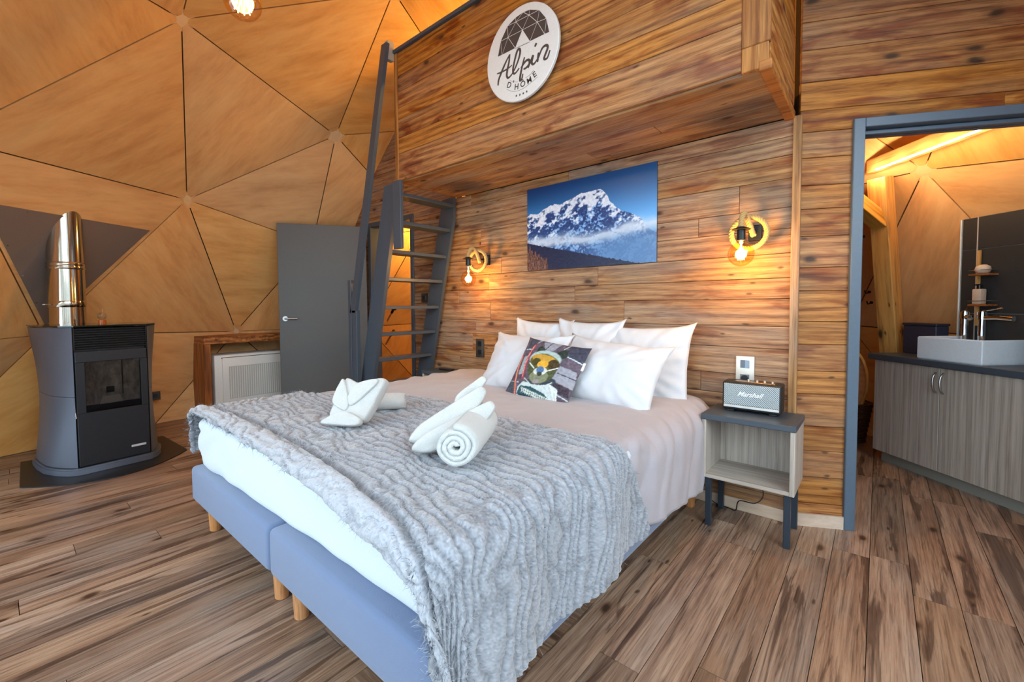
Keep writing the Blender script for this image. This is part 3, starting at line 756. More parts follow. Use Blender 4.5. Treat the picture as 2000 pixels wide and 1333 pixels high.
ln([(570, 300), (500, 440), (450, 600), (415, 820)], 34, (168, 66, 76)); ln([(560, 310), (490, 450), (440, 610), (410, 800)], 8, (222, 150, 140))
ln([(360, 440), (310, 640), (285, 850), (275, 1050)], 34, (176, 92, 82)); ln([(350, 460), (300, 650), (278, 1040)], 8, (232, 170, 140))
el(690, 900, 250, 70, (62, 70, 78)); 
pg([(430, 870), (640, 950), (860, 940), (960, 1010), (930, 1230), (300, 1060), (330, 940)], (196, 208, 208))
pg([(380, 930), (560, 960), (760, 1060), (860, 1180), (830, 1240), (310, 1040)], (52, 84, 92))
for k in range(15):
    x = 400+k*31; y = 985+k*13; ln([(x, y-28), (x+22, y+30)], 7, (206, 214, 206)); ln([(x+22, y-24), (x, y+34)], 7, (206, 214, 206))
pg([(320, 1050), (420, 1050), (800, 1200), (800, 1245)], (36, 62, 84))
ln([(850, 960), (940, 1060), (930, 1190)], 8, (226, 232, 230)); ln([(880, 1000), (900, 1150)], 8, (226, 232, 230))
pg([(590, 460), (640, 350), (700, 330), (750, 400), (740, 430)], (50, 58, 52)); pg([(940, 470), (1040, 420), (1115, 440), (1080, 560), (1000, 580)], (48, 58, 52))
el(760, 560, 255, 140, (170, 188, 184), 10); el(720, 690, 230, 220, (78, 84, 56), 8); el(680, 820, 150, 100, (128, 132, 104)); 
el(755, 600, 235, 115, (108, 92, 40), 16); el(750, 560, 200, 70, (196, 150, 62), 16); el(630, 590, 70, 60, (74, 70, 40)); el(900, 660, 90, 80, (74, 60, 38))
el(735, 640, 90, 60, (226, 170, 62)); el(700, 740, 110, 60, (206, 208, 200)); el(700, 720, 62, 52, (84, 116, 158)); el(690, 780, 40, 34, (58, 66, 60)); el(640, 890, 60, 30, (150, 140, 140))
ln([(520, 600), (600, 690)], 9, (224, 226, 220)); ln([(800, 750), (970, 710)], 9, (224, 226, 220)); ln([(450, 830), (560, 930), (760, 960), (880, 920)], 7, (200, 206, 200))
PXS = S
def cushion_col(s, t):
    X = 490+950*s-365*t; Y = 135+270*s+895*t
    n = np.array([fbm(X*.012, Y*.012, 2), fbm(X*.03, Y*.03, 6)])
    c = np.array((96, 84, 96))+n[0]*16
    for q in PXS:
        if q[0] == 'e':
            a = R(q[6]); dx, dy = X-q[1], Y-q[2]; ux, uy = dx*math.cos(a)+dy*math.sin(a), -dx*math.sin(a)+dy*math.cos(a)
            d = (ux/q[3])**2+(uy/q[4])**2
            if d < 1.08: k = min(1, (1.08-d)/.16); c = c*(1-k)+np.array(q[5])*k
        elif q[0] == 'l':
            P = q[1]; best = 1e9
            for i in range(len(P)-1):
                ax, ay = P[i]; bx, by = P[i+1]; L2 = (bx-ax)**2+(by-ay)**2; tt = max(0, min(1, ((X-ax)*(bx-ax)+(Y-ay)*(by-ay))/L2)); best = min(best, math.hypot(X-ax-tt*(bx-ax), Y-ay-tt*(by-ay)))
            if best < q[2]/2+3: c = np.array(q[3], float)
        else:
            P = q[1]; ins = False
            for i in range(len(P)):
                (ax, ay), (bx, by) = P[i-1], P[i]
                if (ay > Y) != (by > Y) and X < (bx-ax)*(Y-ay)/(by-ay)+ax: ins = not ins
            if ins: c = np.array(q[2], float)
    return np.clip(c+n[1]*18, 0, 255)
cm = pillow_mesh(.46, .40, .09, 9, 110, .03, .008, .003)
cl = cm.color_attributes.new('Col', 'FLOAT_COLOR', 'POINT')
for v in cm.vertices:
    s = v.co.x/.46+.5-.05; t = .5-v.co.z/.40+.02
    cl.data[v.index].color = (lin(tuple(cushion_col(s, t))) if v.co.y < .001 else lin((88, 84, 92)))+(1,)
o = link('cushion', cm, attr_mat('printed_cushion_cover', .85, .15, .2)); CUSH = o
o.matrix_world = Matrix.Translation((-1.168, -.61, .772)) @ Matrix.Rotation(R(-1), 4, 'Z') @ Matrix.Rotation(R(-32), 4, 'X') @ Matrix.Rotation(R(6), 4, 'Y')
tag(o, 'small dark cushion printed with a bear in ski goggles and patterned jumper', 'cushion')
MB().box(.222, .238, -.003, .003, .06, .11, .001, 1).out('label_tag', WHITE, CUSH)

# ---- towels
def roll_towel(label, p0, p1, r, seed):
    t = thing('rolled_towel', label, 'towel', p0)
    p0 = Vector(p0); p1 = Vector(p1); d = (p1-p0); L = d.length; d.normalize(); up = Vector((0, 0, 1)); sd = d.cross(up).normalized(); up = sd.cross(d)
    # spiral cross-section swept along the axis
    turns = 3.2; n = 150; th = r/(turns+.6); prof = []
    for k in range(n):
        q = k/(n-1); ang = q*turns*2*math.pi+seed; rr = th*.5+(r-th*.5)*q
        prof.append((rr*math.cos(ang)*(1+.04*math.sin(ang*2+seed)), rr*math.sin(ang)*.93))
    V = []; F = []; m = 14
    for j in range(m):
        f = j/(m-1); e = 1-.10*abs(2*f-1)**6
        for (x, y) in prof:
            w = 1+.015*fbm(x*30, y*30, f*4+seed); V.append(sd*x*e*w+up*(y*e*w+r*.93)+d*(L*f+.006*fbm(x*25, y*25, seed)))
    for j in range(m-1):
        for k in range(n-1): F.append((j*n+k, j*n+k+1, (j+1)*n+k+1, (j+1)*n+k))
    o = link('towel_roll', mesh('towel_roll', V, F, True), TOWEL, t); s = o.modifiers.new('s', 'SOLIDIFY'); s.thickness = th*.82; s.offset = 0
    return t
def soft_slab(name, outline, th, m, parent, mtx, n=5, seed=0, dome=.5):
    """padded slab: outline (x,z) closed polygon, thickness along y, rounded rim"""
    P = [Vector((x, 0, z)) for x, z in smooth_path3(outline)]
    c = sum(P, Vector())/len(P); V = []; F = []; k = len(P)
    prof = [(1.0, 0.0), (1.0, .45), (.965, .8), (.90, .95), (.7, 1.02), (.4, 1.06), (.12, 1.08)]
    rings = [(s, y) for s, y in prof]; allr = [(s, -y) for s, y in rings[::-1]]+rings[1:]
    for s, y in allr:
        for p in P:
            q = c+(p-c)*s; V.append((q.x, y*th/2*(1+.10*fbm(q.x*9+seed, q.z*9, y))+.004*fbm(q.x*25, q.z*25, seed), q.z))
    R_ = len(allr)
    for j in range(R_-1):
        for i in range(k): F.append((j*k+i, j*k+(i+1) % k, (j+1)*k+(i+1) % k, (j+1)*k+i))
    F.append(tuple(range(k))[::-1]); F.append(tuple((R_-1)*k+i for i in range(k)))
    me = mesh(name, V, F, True); bm = bmesh.new(); bm.from_mesh(me); bmesh.ops.recalc_face_normals(bm, faces=bm.faces[:]); bm.to_mesh(me); bm.free()
    o = link(name, me, m, parent, mtx=mtx); md = o.modifiers.new('s', 'SUBSURF'); md.levels = 1; md.render_levels = 2; return o
def smooth_path3(pts, n=5):
    P = [Vector((p[0], p[1], 0)) for p in pts]; out = []; L = len(P)
    for i in range(L):
        a, b, c, d = P[i-1], P[i], P[(i+1) % L], P[(i+2) % L]
        for k in range(n):
            t = k/n; q = .5*((2*b)+(c-a)*t+(2*a-5*b+4*c-d)*t*t+(3*b-a-3*c+d)*t**3); lq = b+(c-b)*t; q = lq*.2+q*.8; out.append((q.x, q.y))
    return out
def frame_to_cam(p, tilt=0, roll=0, yaw=0):
    """frame whose x runs right as seen from the foot of the bed"""
    return Matrix.Translation(p) @ Matrix.Rotation(R(40+yaw), 4, 'Z') @ Matrix.Rotation(R(tilt), 4, 'X') @ Matrix.Rotation(R(roll), 4, 'Y')
ZT = .662
t1 = thing('folded_towel', 'white folded towel with a collar fold beside the smaller roll', 'towel', (-1.42, -1.72, ZT))
I3 = Matrix.Translation(-Vector((-1.42, -1.72, ZT)))
soft_slab('folded_body', [(-.115, .0), (.03, -.008), (.065, .03), (.115, .17), (.085, .19), (.0, .165), (-.055, .185), (-.075, .18), (-.095, .10)], .07, TOWEL, t1, I3 @ frame_to_cam((-1.40, -1.70, ZT+.01), -26, 0, -6), seed=1)
soft_slab('collar_flap', [(-.075, .19), (-.10, .09), (-.035, .05), (-.02, .085), (-.052, .17)], .03, TOWEL, t1, I3 @ frame_to_cam((-1.385, -1.735, ZT+.012), -26, 0, -6), seed=2)
soft_slab('collar_flap', [(-.035, .10), (.0, .075), (.09, .17), (.085, .195), (.0, .172)], .03, TOWEL, t1, I3 @ frame_to_cam((-1.385, -1.735, ZT+.012), -26, 0, -6), seed=3)
soft_slab('lower_fold', [(-.12, -.005), (.04, -.012), (.055, .02), (-.02, .05), (-.08, .03)], .04, TOWEL, t1, I3 @ frame_to_cam((-1.385, -1.745, ZT+.012), -26, 0, -6), seed=5)
roll_towel('small white rolled towel lying against the collar-folded towel', (-1.62, -1.58, ZT), (-1.455, -1.40, ZT), .042, 1.0)
t2 = thing('folded_towel', 'white folded towels leaning against the larger roll', 'towel', (-.80, -1.70, ZT))
I4 = Matrix.Translation(-Vector((-.80, -1.70, ZT)))
leafs = [(-.125, .0), (-.06, -.012), (.06, .03), (.135, .095), (.165, .14), (.15, .165), (.12, .155), (.02, .105), (-.085, .05)]
soft_slab('folded_layer', leafs, .085, TOWEL, t2, I4 @ frame_to_cam((-.80, -1.70, ZT+.012), -20, 2, 8), seed=7)
soft_slab('folded_layer', [(x*1.0-.012, z*1.0+.030) for x, z in leafs], .08, TOWEL, t2, I4 @ frame_to_cam((-.825, -1.675, ZT+.015), -20, -4, 8), seed=9)
soft_slab('folded_tip', [(.03, .11), (.10, .15), (.15, .205), (.135, .225), (.10, .205), (.03, .155)], .05, TOWEL, t2, I4 @ frame_to_cam((-.86, -1.64, ZT+.02), -20, -2, 8), seed=10)
roll_towel('large white rolled towel with a spiral end on the throw', (-.672, -1.785, ZT), (-.84, -1.50, ZT), .072, .4)

# ================================================================== NIGHTSTANDS
def nightstand(label, x0, x1, y0, y1):
    """y0 = front (towards the foot of the bed)"""
    t = thing('nightstand', label, 'nightstand', ((x0+x1)/2, (y0+y1)/2, 0), group='grey nightstands')
    w, d = (x1-x0)/2, (y1-y0)/2
    MB().box(-w-.004, w+.004, -d-.006, d, .570, .600, .003, 1).out('top', GREY, t)
    s = .020
    for sx in (-1, 1): MB().box(min(sx*w, sx*(w-s)), max(sx*w, sx*(w-s)), -d, d, .262, .570, .001, 1).out('side_panel', LAMW, t)
    MB().box(-w+s, w-s, -d+.002, d, .262, .262+s, .001, 1).out('shelf', LAMH, t)
    MB().box(-w+s, w-s, d-.012, d, .282, .570).out('back_panel', LAMW, t)
    for sx in (-1, 1):
        for sy in (-1, 1):
            px, py = sx*(w-.03), sy*(d-.028)
            MB().box(px-.014, px+.014, py-.014, py+.014, 0, .262, .002, 1).out('leg', BLUEM, t)
    return t
BLUEM = mat('dark_steel_leg', (52, 62, 74), .38, .4)
nightstand('grey wood nightstand carrying the speaker, right of the bed', -.368, .048, -.315, -.018)
nightstand('grey nightstand half hidden between bed and ladder', -2.79, -2.405, -.25, -.016)
o = MB().box(-.075, .075, -.022, .022, 0, .014, .004, 2).out('remote_control', BLACKP, loc=(-2.60, -.13, .600), rot=(0, 0, R(4)), smooth=True, ang=40); tag(o, 'black remote control on the nightstand by the ladder', 'remote')
# ---- speaker
sp = thing('speaker', 'black guitar-amp style speaker with grey grille on the nightstand', 'speaker', (-.168, -.125, .600), R(1))
MB().box(-.137, .137, -.058, .06, .012, .160, .010, 3).out('cabinet', mat('black_leatherette', (30, 29, 29), .5, bump=.4, bscale=600), sp, smooth=True, ang=50)
GR = mat('grey_grille_cloth', (134, 142, 146), .7)
nt = GR.node_tree; p = nt.nodes['Principled BSDF']; tc = nt.nodes.new('ShaderNodeTexCoord'); wv = nt.nodes.new('ShaderNodeTexWave'); wv.bands_direction = 'DIAGONAL'; wv.inputs['Scale'].default_value = 60; wv.inputs['Distortion'].default_value = 2
nt.links.new(tc.outputs['Object'], wv.inputs[0]); rp = ramp(nt, [(.3, lin((86, 94, 100))), (.7, lin((196, 204, 206)))]); nt.links.new(wv.outputs[0], rp.inputs[0]); nt.links.new(rp.outputs[0], p.inputs['Base Color'])
MB().box(-.128, .128, -.062, -.057, .040, .151, .002, 1).out('grille', GR, sp)
MB().box(-.128, .128, -.0635, -.057, .026, .039, .001, 1).out('trim_bar', mat('silver_bar', (222, 222, 220), .3, .4), sp)
for sx in (-1, 1): MB().box(sx*.10-.02, sx*.10+.02, -.045, .045, 0, .013, .003, 1).out('foot', BLACKP, sp)
MB().box(-.085, .105, -.028, .018, .1585, .1615, .001, 1).out('control_plate', mat('brass_plate', (120, 96, 66), .3, .8), sp)
for kx in (-.02, .02, .055, .09): MB().cyl((kx, -.005, .161), (kx, -.005, .172), .0075, .0065, 14).out('knob', mat('pale_knob_%d' % int(kx*1000), (196, 170, 150), .3, .7), sp, smooth=True, ang=40)
def text_mesh(txt, size, m, parent, mtx, name='lettering', shear=0, bold=0):
    cu = bpy.data.curves.new('txt', 'FONT'); cu.body = txt; cu.size = size; cu.align_x = 'CENTER'; cu.align_y = 'CENTER'; cu.extrude = .0006; cu.shear = shear; cu.offset = bold
    ob = bpy.data.objects.new('txt', cu); COL.objects.link(ob); bpy.context.view_layer.update()
    me = bpy.data.meshes.new_from_object(ob.evaluated_get(bpy.context.evaluated_depsgraph_get())); bpy.data.objects.remove(ob); bpy.data.curves.remove(cu)
    me.name = name; me.materials.clear(); o = link(name, me, m, parent, mtx=mtx); return o
FRONT = Matrix.Rotation(R(90), 4, 'X')          # text lying in XZ, facing -Y
WLET = mat('white_letter', (236, 236, 232), .4)
text_mesh('Marshall', .034, WLET, sp, Matrix.Translation((-.006, -.0632, .100)) @ FRONT, 'logo', .5, .0006)
cab = MB().tube(smooth_path([(-.145, -.03, .262), (-.13, -.055, .19), (-.125, -.06, .13), (-.16, -.075, .09), (-.24, -.06, .075), (-.262, -.04, .008), (-.30, -.03, .006), (-.38, -.022, .012), (-.41, -.016, .05), (-.42, -.014, .14)], 6), .003, 6).out('power_cable', BLACKP, smooth=True); tag(cab, 'thin black power cable looping under the speaker nightstand', 'cable')

# ---- sockets and switches
def plate(name, label, x, z, w, h, m, kind):
    t = thing(name, label, 'switch' if kind == 's' else 'socket', (x, -.0, z))
    MB().box(-w/2, w/2, -.010, 0.0, -h/2, h/2, .003, 2).out('cover_plate', m, t, smooth=True, ang=40)
    return t
SILV = mat('pale_steel_plate', (222, 218, 208), .35, .3); DKPL = mat('dark_bronze_plate', (66, 58, 50), .4, .3); BLUEI = mat('blue_grey_insert', (96, 108, 124), .35); BLUEL = mat('light_blue_insert', (138, 156, 176), .35); BLKI = mat('black_insert', (24, 26, 30), .4)
t = plate('wall_socket', 'pale steel double plate with switch and socket above the speaker', -.233, .798, .093, .166, SILV, 'k')
MB().box(-.023, .0, -.013, -.009, .018, .062, .001, 1).out('rocker', BLUEI, t); MB().box(.0, .023, -.013, -.009, .018, .062, .001, 1).out('rocker', BLUEL, t)
b = MB().box(-.023, .023, -.012, -.009, -.062, -.018, .001, 1); b.out('insert', BLUEI, t)
MB().lathe([(.0185, 0), (.0185, .003), (.016, .003), (.016, .0005), (0, .0005)], 24, Matrix.Translation((0, -.012, -.04)) @ Matrix.Rotation(R(90), 4, 'X')).out('socket_well', BLKI, t, smooth=True, ang=30)
t = plate('wall_socket', 'dark double plate with two black sockets left of the pillows', -2.302, .807, .093, .16, DKPL, 'k')
for zc in (.038, -.036):
    MB().box(-.022, .022, -.012, -.009, zc-.022, zc+.022, .001, 1).out('insert', BLKI, t)
    MB().lathe([(.0185, 0), (.0185, .003), (.016, .003), (.016, .0005), (0, .0005)], 24, Matrix.Translation((0, -.012, zc)) @ Matrix.Rotation(R(90), 4, 'X')).out('socket_well', mat('blk%d' % int(zc*1000), (16, 16, 18), .35), t, smooth=True, ang=30)
t = plate('light_switch', 'dark light switch between the doorway and the ladder', -3.05, 1.253, .09, .09, DKPL, 's')
MB().box(-.022, .022, -.014, -.009, -.024, .024, .002, 1).out('rocker', BLKI, t)

# ---- wall lamps
def wall_lamp(label, x, zm, zb):
    t = thing('wall_lamp', label, 'lamp', (x, 0, zm), group='rope wall lamps')
    dz = zb-zm
    MB().box(-.032, .032, -.022, 0, -.045, .04, .004, 2).out('mount', BLACKM, t)
    MB().cyl((0, -.02, 0), (0, -.10, -.004), .008, seg=10).out('arm', BLACKM, t)
    # twisted rope ring hanging on the arm, and the short end that carries the socket
    def rope(path, r, nm, closed):
        o = MB(); n = len(path); tot = 0; P = [Vector(p) for p in path]; ph = [0]
        for k in range(1, n): tot += (P[k]-P[k-1]).length; ph.append(tot)
        for s in range(3):
            Q = []
            for k in range(n):
                d = (P[(k+1) % n]-P[k-1]) if closed else (P[min(k+1, n-1)]-P[max(k-1, 0)]); d.normalize()
                a = Vector((0, 1, 0)); a = (a-d*a.dot(d)).normalized(); b_ = d.cross(a); an = ph[k]/(.045)*2*math.pi+s*2*math.pi/3
                if closed: an = round(tot/.045)*2*math.pi*k/n+s*2*math.pi/3
                Q.append(P[k]+(a*math.cos(an)+b_*math.sin(an))*r*.52)
            o.tube(Q, r*.60, 7, closed)
        return o.out(nm, ROPE, t, smooth=True)
    ring = [(-.012+.083*math.sin(q), -.105+.012*math.sin(q*1.0), -.012+.083*math.cos(q)) for q in [2*math.pi*k/110 for k in range(110)]]
    rope(ring, .0135, 'rope_ring', True)
    loop = smooth_path([(.01, -.105, -.03), (-.005, -.112, .02), (-.02, -.135, .075), (-.026, -.175, .075), (-.028, -.198, .03), (-.028, -.20, -.005)], 14)
    rope(loop, .0135, 'rope_end', False)
    MB().lathe([(0, .012), (.012, .012), (.044, -.002), (.046, -.006), (.02, -.006), (.021, -.06), (0, -.06)], 28, Matrix.Translation((-.028, -.2, 0))).out('socket', BLACKM, t, smooth=True, ang=40)
    c = Vector((-.028, -.2, dz))
    prof = [(0, -.0625)]+[(.0625*math.sin(q), -.0625*math.cos(q)) for q in [R(8+k*8) for k in range(19)]]+[(.016, .072), (.0135, .078)]
    bulb = MB().lathe(prof, 32, Matrix.Translation(c)).out('bulb', AMBER, t, smooth=True)
    MB().cyl(c+Vector((0, 0, .068)), c+Vector((0, 0, .10)), .0135, seg=16).out('bulb_cap', STEEL, bulb, smooth=True, ang=40)
    f = MB()
    for k in range(6):
        an = k*math.pi/3; f.tube([c+Vector((.007*math.cos(an), .007*math.sin(an), .035)), c+Vector((.016*math.cos(an+.3), .016*math.sin(an+.3), -.03))], .0012, 5)
    f.cyl(c+Vector((0, 0, .03)), c+Vector((0, 0, .07)), .004, seg=8)
    f.out('filament', FILA, bulb)
    l = bpy.data.lights.new('lamp_light', 'POINT'); l.energy = 12.0; l.color = (1.0, .62, .20); l.shadow_soft_size = .03
    lo = bpy.data.objects.new('lamp_light', l); COL.objects.link(lo); lo.parent = t; lo.location = c
    return t
wall_lamp('rope ring wall lamp with amber bulb beside the doorway', -.192, 1.562, 1.431)
wall_lamp('rope ring wall lamp with amber bulb next to the ladder', -2.208, 1.560, 1.393)

# ---- mountain picture
pw, ph_ = 1.03, .625
pic = thing('picture', 'unframed photo print of a snowy mountain peak above the pillows', 'picture', (-1.258, 0, 1.442))
ridge = [(177, 690), (225, 650), (290, 650), (345, 650), (420, 600), (520, 545), (600, 530), (640, 530), (700, 510), (800, 460), (920, 395), (960, 395), (1030, 375), (1115, 355), (1180, 430), (1200, 485), (1260, 560), (1300, 600), (1400, 640), (1470, 700), (1500, 780), (1550, 840), (1572, 850)]
def pst(x, y):
    xp = (x-177)/1402; s = xp*875/(xp*875+(1-xp)*1095); top = 395-310*xp; bot = 1270-90*xp; return s, (y-top)/(bot-top)
RS = [pst(*q) for q in ridge]; RX = [a for a, _ in RS]; RY = [b for _, b in RS]
def sst(a, b, x): t = min(1, max(0, (x-a)/(b-a))); return t*t*(3-2*t)
def mountain(s, t):
    sky = np.array((20, 84, 150))*(1-t)**1.0+np.array((120, 176, 220))*min(1, t*1.25)
    sky = sky*(.80+.25*sst(0, .5, t))
    sky = np.clip(sky-(1-s)*18*(1-t), 0, 255)
    r = interp(s, RX, RY)+.010*fbm(s*18, 0, 3)+.006*fbm(s*50, 1, 3)
    c = sky
    d = t-r
    if d > 0:
        n = noise.ridged_multi_fractal(Vector((s*7+t*1.5, t*5-s*2, 1)), .9, 2.1, 6, .9, 2)
        n2 = fbm(s*14+9*t, (t-s*.4)*9, 4, 5); n3 = fbm(s*60, t*40, 8, 3)
        rock = np.array((34, 62, 116)); snow = np.array((214, 218, 232)); blue = np.array((118, 160, 212))
        lit = sst(-.25, .4, 1.3*n2+.62-4.2*d+.30*(n3)-.55*sst(.64, .74, s))
        mid = sst(-.25, .35, n2*1.1+.9*n3-.02+.5*(n-1.0))
        c = rock*(1-mid)+blue*mid
        if s > .8: c = c*.86+np.array((60, 80, 120))*.14
        c = c*(1-lit)+snow*lit
        c = c+n3*22
    # low cloud bank
    cb = .68+.03*fbm(s*3, 0, 9)-.05*sst(.55, 1, s)
    cl_ = math.exp(-((t-cb)/(.070+.03*fbm(s*6, t*6, 2)))**2)*(.95+.5*fbm(s*9, t*14, 5))
    c = c*(1-min(.9, max(0, cl_)))+np.array((196, 206, 222))*min(.9, max(0, cl_))
    haze = sst(.60, .78, t-.05+.2*(s-.6))*sst(.35, .7, s); c = c*(1-haze*.9)+np.array((84, 124, 172))*haze*.9
    # dark forest slope and rusty trees in the lower corner
    e = .66+.62*max(0, s)*.62+.012*fbm(s*40, 0, 1)
    if t > e: c = np.array((26, 36, 66))+fbm(s*40, t*40, 1)*10
    tr = .72+.9*s+.10*noise.noise(Vector((s*60, 0, 0)))
    if s < .19 and t > tr:
        c = np.array((92, 64, 60))+np.array((70, 50, 40))*fbm(s*160, t*18, 2)+fbm(s*90, t*60, 3)*30
    return np.clip(c, 8, 245)
na, nb = 330, 200; V = []; C_ = []
for j in range(nb):
    for i in range(na):
        s, t = i/(na-1), j/(nb-1); V.append((-pw/2+pw*s, -.0085, ph_*(1-t))); C_.append(lin(tuple(mountain(s, t)))+(1,))
F = [(j*na+i, (j+1)*na+i, (j+1)*na+i+1, j*na+i+1) for j in range(nb-1) for i in range(na-1)]
me = mesh('print', V, F); cl = me.color_attributes.new('Col', 'FLOAT_COLOR', 'POINT'); cl.data.foreach_set('color', np.array(C_, np.float32).ravel())
link('print', me, attr_mat('mountain_print', .35, 0, .4), pic)
MB().box(-pw/2, pw/2, -.008, .0, 0, ph_).out('backing_panel', mat('dark_print_edge', (34, 44, 60), .5), pic)

# ---- round sign on the loft
sg = thing('sign', 'round white wooden sign with a dome emblem on the loft front', 'sign', (-1.285, -.667, 2.632))
MB().lathe([(0, 0), (.262, 0), (.266, .003), (.266, .017), (.262, .020), (0, .020)], 72, Matrix.Rotation(R(90), 4, 'X')).out('disc', mat('white_painted_wood', (214, 212, 210), .6, bump=.2, bscale=60), sg, smooth=True, ang=30)
BRN = mat('engraved_dark_brown', (66, 56, 54), .6)
NODES = {'a': (-0.176, 0.042), 'b': (-0.153, 0.125), 'c': (-0.098, 0.192), 'd': (-0.036, 0.215), 'e': (0.021, 0.221), 'f': (0.068, 0.216), 'g': (0.136, 0.185), 'h': (0.185, 0.118), 'i': (0.204, 0.037), 'j': (-0.094, 0.125), 'k': (-0.033, 0.189), 'l': (0.063, 0.187), 'm': (0.122, 0.124), 'n': (0.015, 0.124), 'o': (-0.142, 0.041), 'p': (-0.039, 0.042), 'q': (0.068, 0.039), 'r': (0.172, 0.038)}
STROKES = [[(-0.176, -0.127), (-0.171, -0.096), (-0.147, -0.057), (-0.114, -0.012), (-0.082, 0.023)], [(-0.082, 0.023), (-0.089, -0.021), (-0.102, -0.063), (-0.106, -0.092), (-0.094, -0.109), (-0.067, -0.098)], [(-0.184, -0.055), (-0.135, -0.057), (-0.09, -0.052), (-0.065, -0.045)], [(-0.067, -0.098), (-0.041, -0.07), (-0.015, -0.029), (-0.003, 0.006), (-0.008, 0.026), (-0.025, 0.021), (-0.044, -0.023), (-0.058, -0.073), (-0.052, -0.098), (-0.035, -0.098), (-0.01, -0.081)], [(0.029, -0.033), (0.009, -0.087), (-0.003, -0.129), (-0.005, -0.153), (0.008, -0.149), (0.016, -0.122)], [(0.002, -0.085), (0.038, -0.059), (0.062, -0.062), (0.063, -0.084), (0.038, -0.098), (0.021, -0.097)], [(0.055, -0.103), (0.091, -0.045), (0.081, -0.081), (0.095, -0.096), (0.121, -0.078)], [(0.115, 0.013), (0.103, -0.004)], [(0.129, -0.045), (0.122, -0.095)], [(0.123, -0.083), (0.153, -0.033), (0.181, -0.025), (0.192, -0.042), (0.17, -0.082), (0.17, -0.096), (0.19, -0.095), (0.207, -0.061)]]
LET = [('D', -0.088, -0.154), ("'", -0.057, -0.157), ('H', -0.031, -0.182), ('Ô', 0.016, -0.181), ('M', 0.063, -0.176), ('E', 0.101, -0.157)]
STARS = [(-0.033, -0.232), (-0.007, -0.234), (0.019, -0.234), (0.044, -0.232)]
ARCS = [[(-0.107, -0.172), (-0.06, -0.198), (-0.017, -0.207), (0.025, -0.205), (0.066, -0.195), (0.124, -0.176)], [(-0.082, -0.128), (-0.051, -0.146), (-0.02, -0.156)], [(0.034, -0.153), (0.066, -0.146), (0.095, -0.131)]]
TRIS = 'abo bjo bcj ckj cdk dek elk efl fgl gml ghm hrm hir mrq mqn lmn kln knj jnp ojp'.split()
b = MB()
for tr in TRIS:
    P = [Vector((NODES[k][0], -.0212, NODES[k][1])) for k in tr]; c = sum(P, Vector())/3; Q = []
    for k in range(3):
        e1 = (P[(k+1) % 3]-P[k]).normalized(); e2 = (P[k-1]-P[k]).normalized(); an = e1.angle(e2); Q.append(P[k]+(e1+e2).normalized()*min(.014, .0016/max(.15, math.sin(an/2))))
    b.poly(Q, (0, .0010, 0))
b.tube([(NODES['p'][0], -.0207, NODES['p'][1]-.002), (NODES['q'][0], -.0207, NODES['q'][1]-.002)], .0012, 4)
b.out('dome_emblem', BRN, sg)
b = MB()
for s, st in enumerate(STROKES):
    P = smooth_path([(x, -.0205, z) for x, z in st], 6); n = len(P)
    rad = [(.0078 if s not in (2,) else .0052)*(.62+.38*math.sin(math.pi*(k/(n-1))**.8)) for k in range(n)]
    V, F = tube_mesh(P, .005, 8, False, rad); V = [(v[0], -.0200+(v[1]+.0205)*.22, v[2]) for v in V]; b.raw(V, F)
b.out('script_name', BRN, sg)
b = MB()
for ar in ARCS: b.tube(smooth_path([(x, -.0203, z) for x, z in ar], 6), .0009, 4)
for (x, z) in STARS:
    b.poly([(x+(.0085 if k % 2 == 0 else .0036)*math.sin(k*math.pi/5), -.0208, z+(.0085 if k % 2 == 0 else .0036)*math.cos(k*math.pi/5)) for k in range(10)], (0, .0008, 0))
b.out('stars_and_lines', BRN, sg)
for k, (ch, x, z) in enumerate(LET):
    a = LET[max(0, k-1)]; c = LET[min(len(LET)-1, k+1)]
    an = {0: -22, 1: -16, 2: -8, 3: 2, 4: 14, 5: 26}[k]
    text_mesh(ch, .046, BRN, sg, Matrix.Translation((x, -.0206, z)) @ Matrix.Rotation(R(-an), 4, 'Y') @ FRONT, 'letter', 0, .0006)

# ================================================================== LADDER to the loft
ld = thing('ladder', 'slate-grey steep loft ladder with flat treads and a long handrail', 'ladder', (-3.12, -.35, 0))
def lp(b, name, m=GREY): 
    return b.out(name, m, ld, origin=None)
ofs = Vector((3.12, .35, 0))
def wl(*pts): return [Vector(p)+ofs for p in pts]
xl = lambda z: -3.235+.2475*z
MB().poly(wl((xl(0), -.062, 0), (xl(0)+.19, -.062, 0), (xl(1.95)+.19, -.062, 1.95), (xl(1.95)+.19, -.062, 2.13), (xl(2.13), -.062, 2.13)), (0, .032, 0)).out('stringer', GREY, ld)
MB().poly(wl((xl(0), -.665, 0), (xl(0)+.18, -.665, 0), (xl(2.13)+.18, -.665, 2.13), (xl(2.13), -.665, 2.13)), (0, .032, 0)).out('stringer', GREY, ld)
MB().box(-2.560+ofs.x, -2.462+ofs.x, -.690+ofs.y, -.664+ofs.y, 1.615, 2.133, .002, 1).out('hanger_plate', GREY, ld)
for z in (2.055, 1.845, 1.615, 1.395, 1.162, .935, .715, .485, .26):
    xc = xl(z)+.10
    MB().box(xc-.062+ofs.x, xc+.075+ofs.x, -.634+ofs.y, -.061+ofs.y, z-.014, z+.014, .003, 1).out('tread', GREY, ld)
xr = lambda z: -2.578-.262*(3.10-z)
MB().poly(wl((xr(1.12)-.05, -.735, 1.12), (xr(1.12)+.03, -.735, 1.12), (xr(3.16)+.02, -.735, 3.16), (xr(3.16)-.045, -.735, 3.16)), (0, .03, 0)).out('handrail', GREY, ld)
MB().box(-3.118+ofs.x, -3.045+ofs.x, -.735+ofs.y, -.70+ofs.y, 0, 1.14, .002, 1).out('handrail_post', GREY, ld)
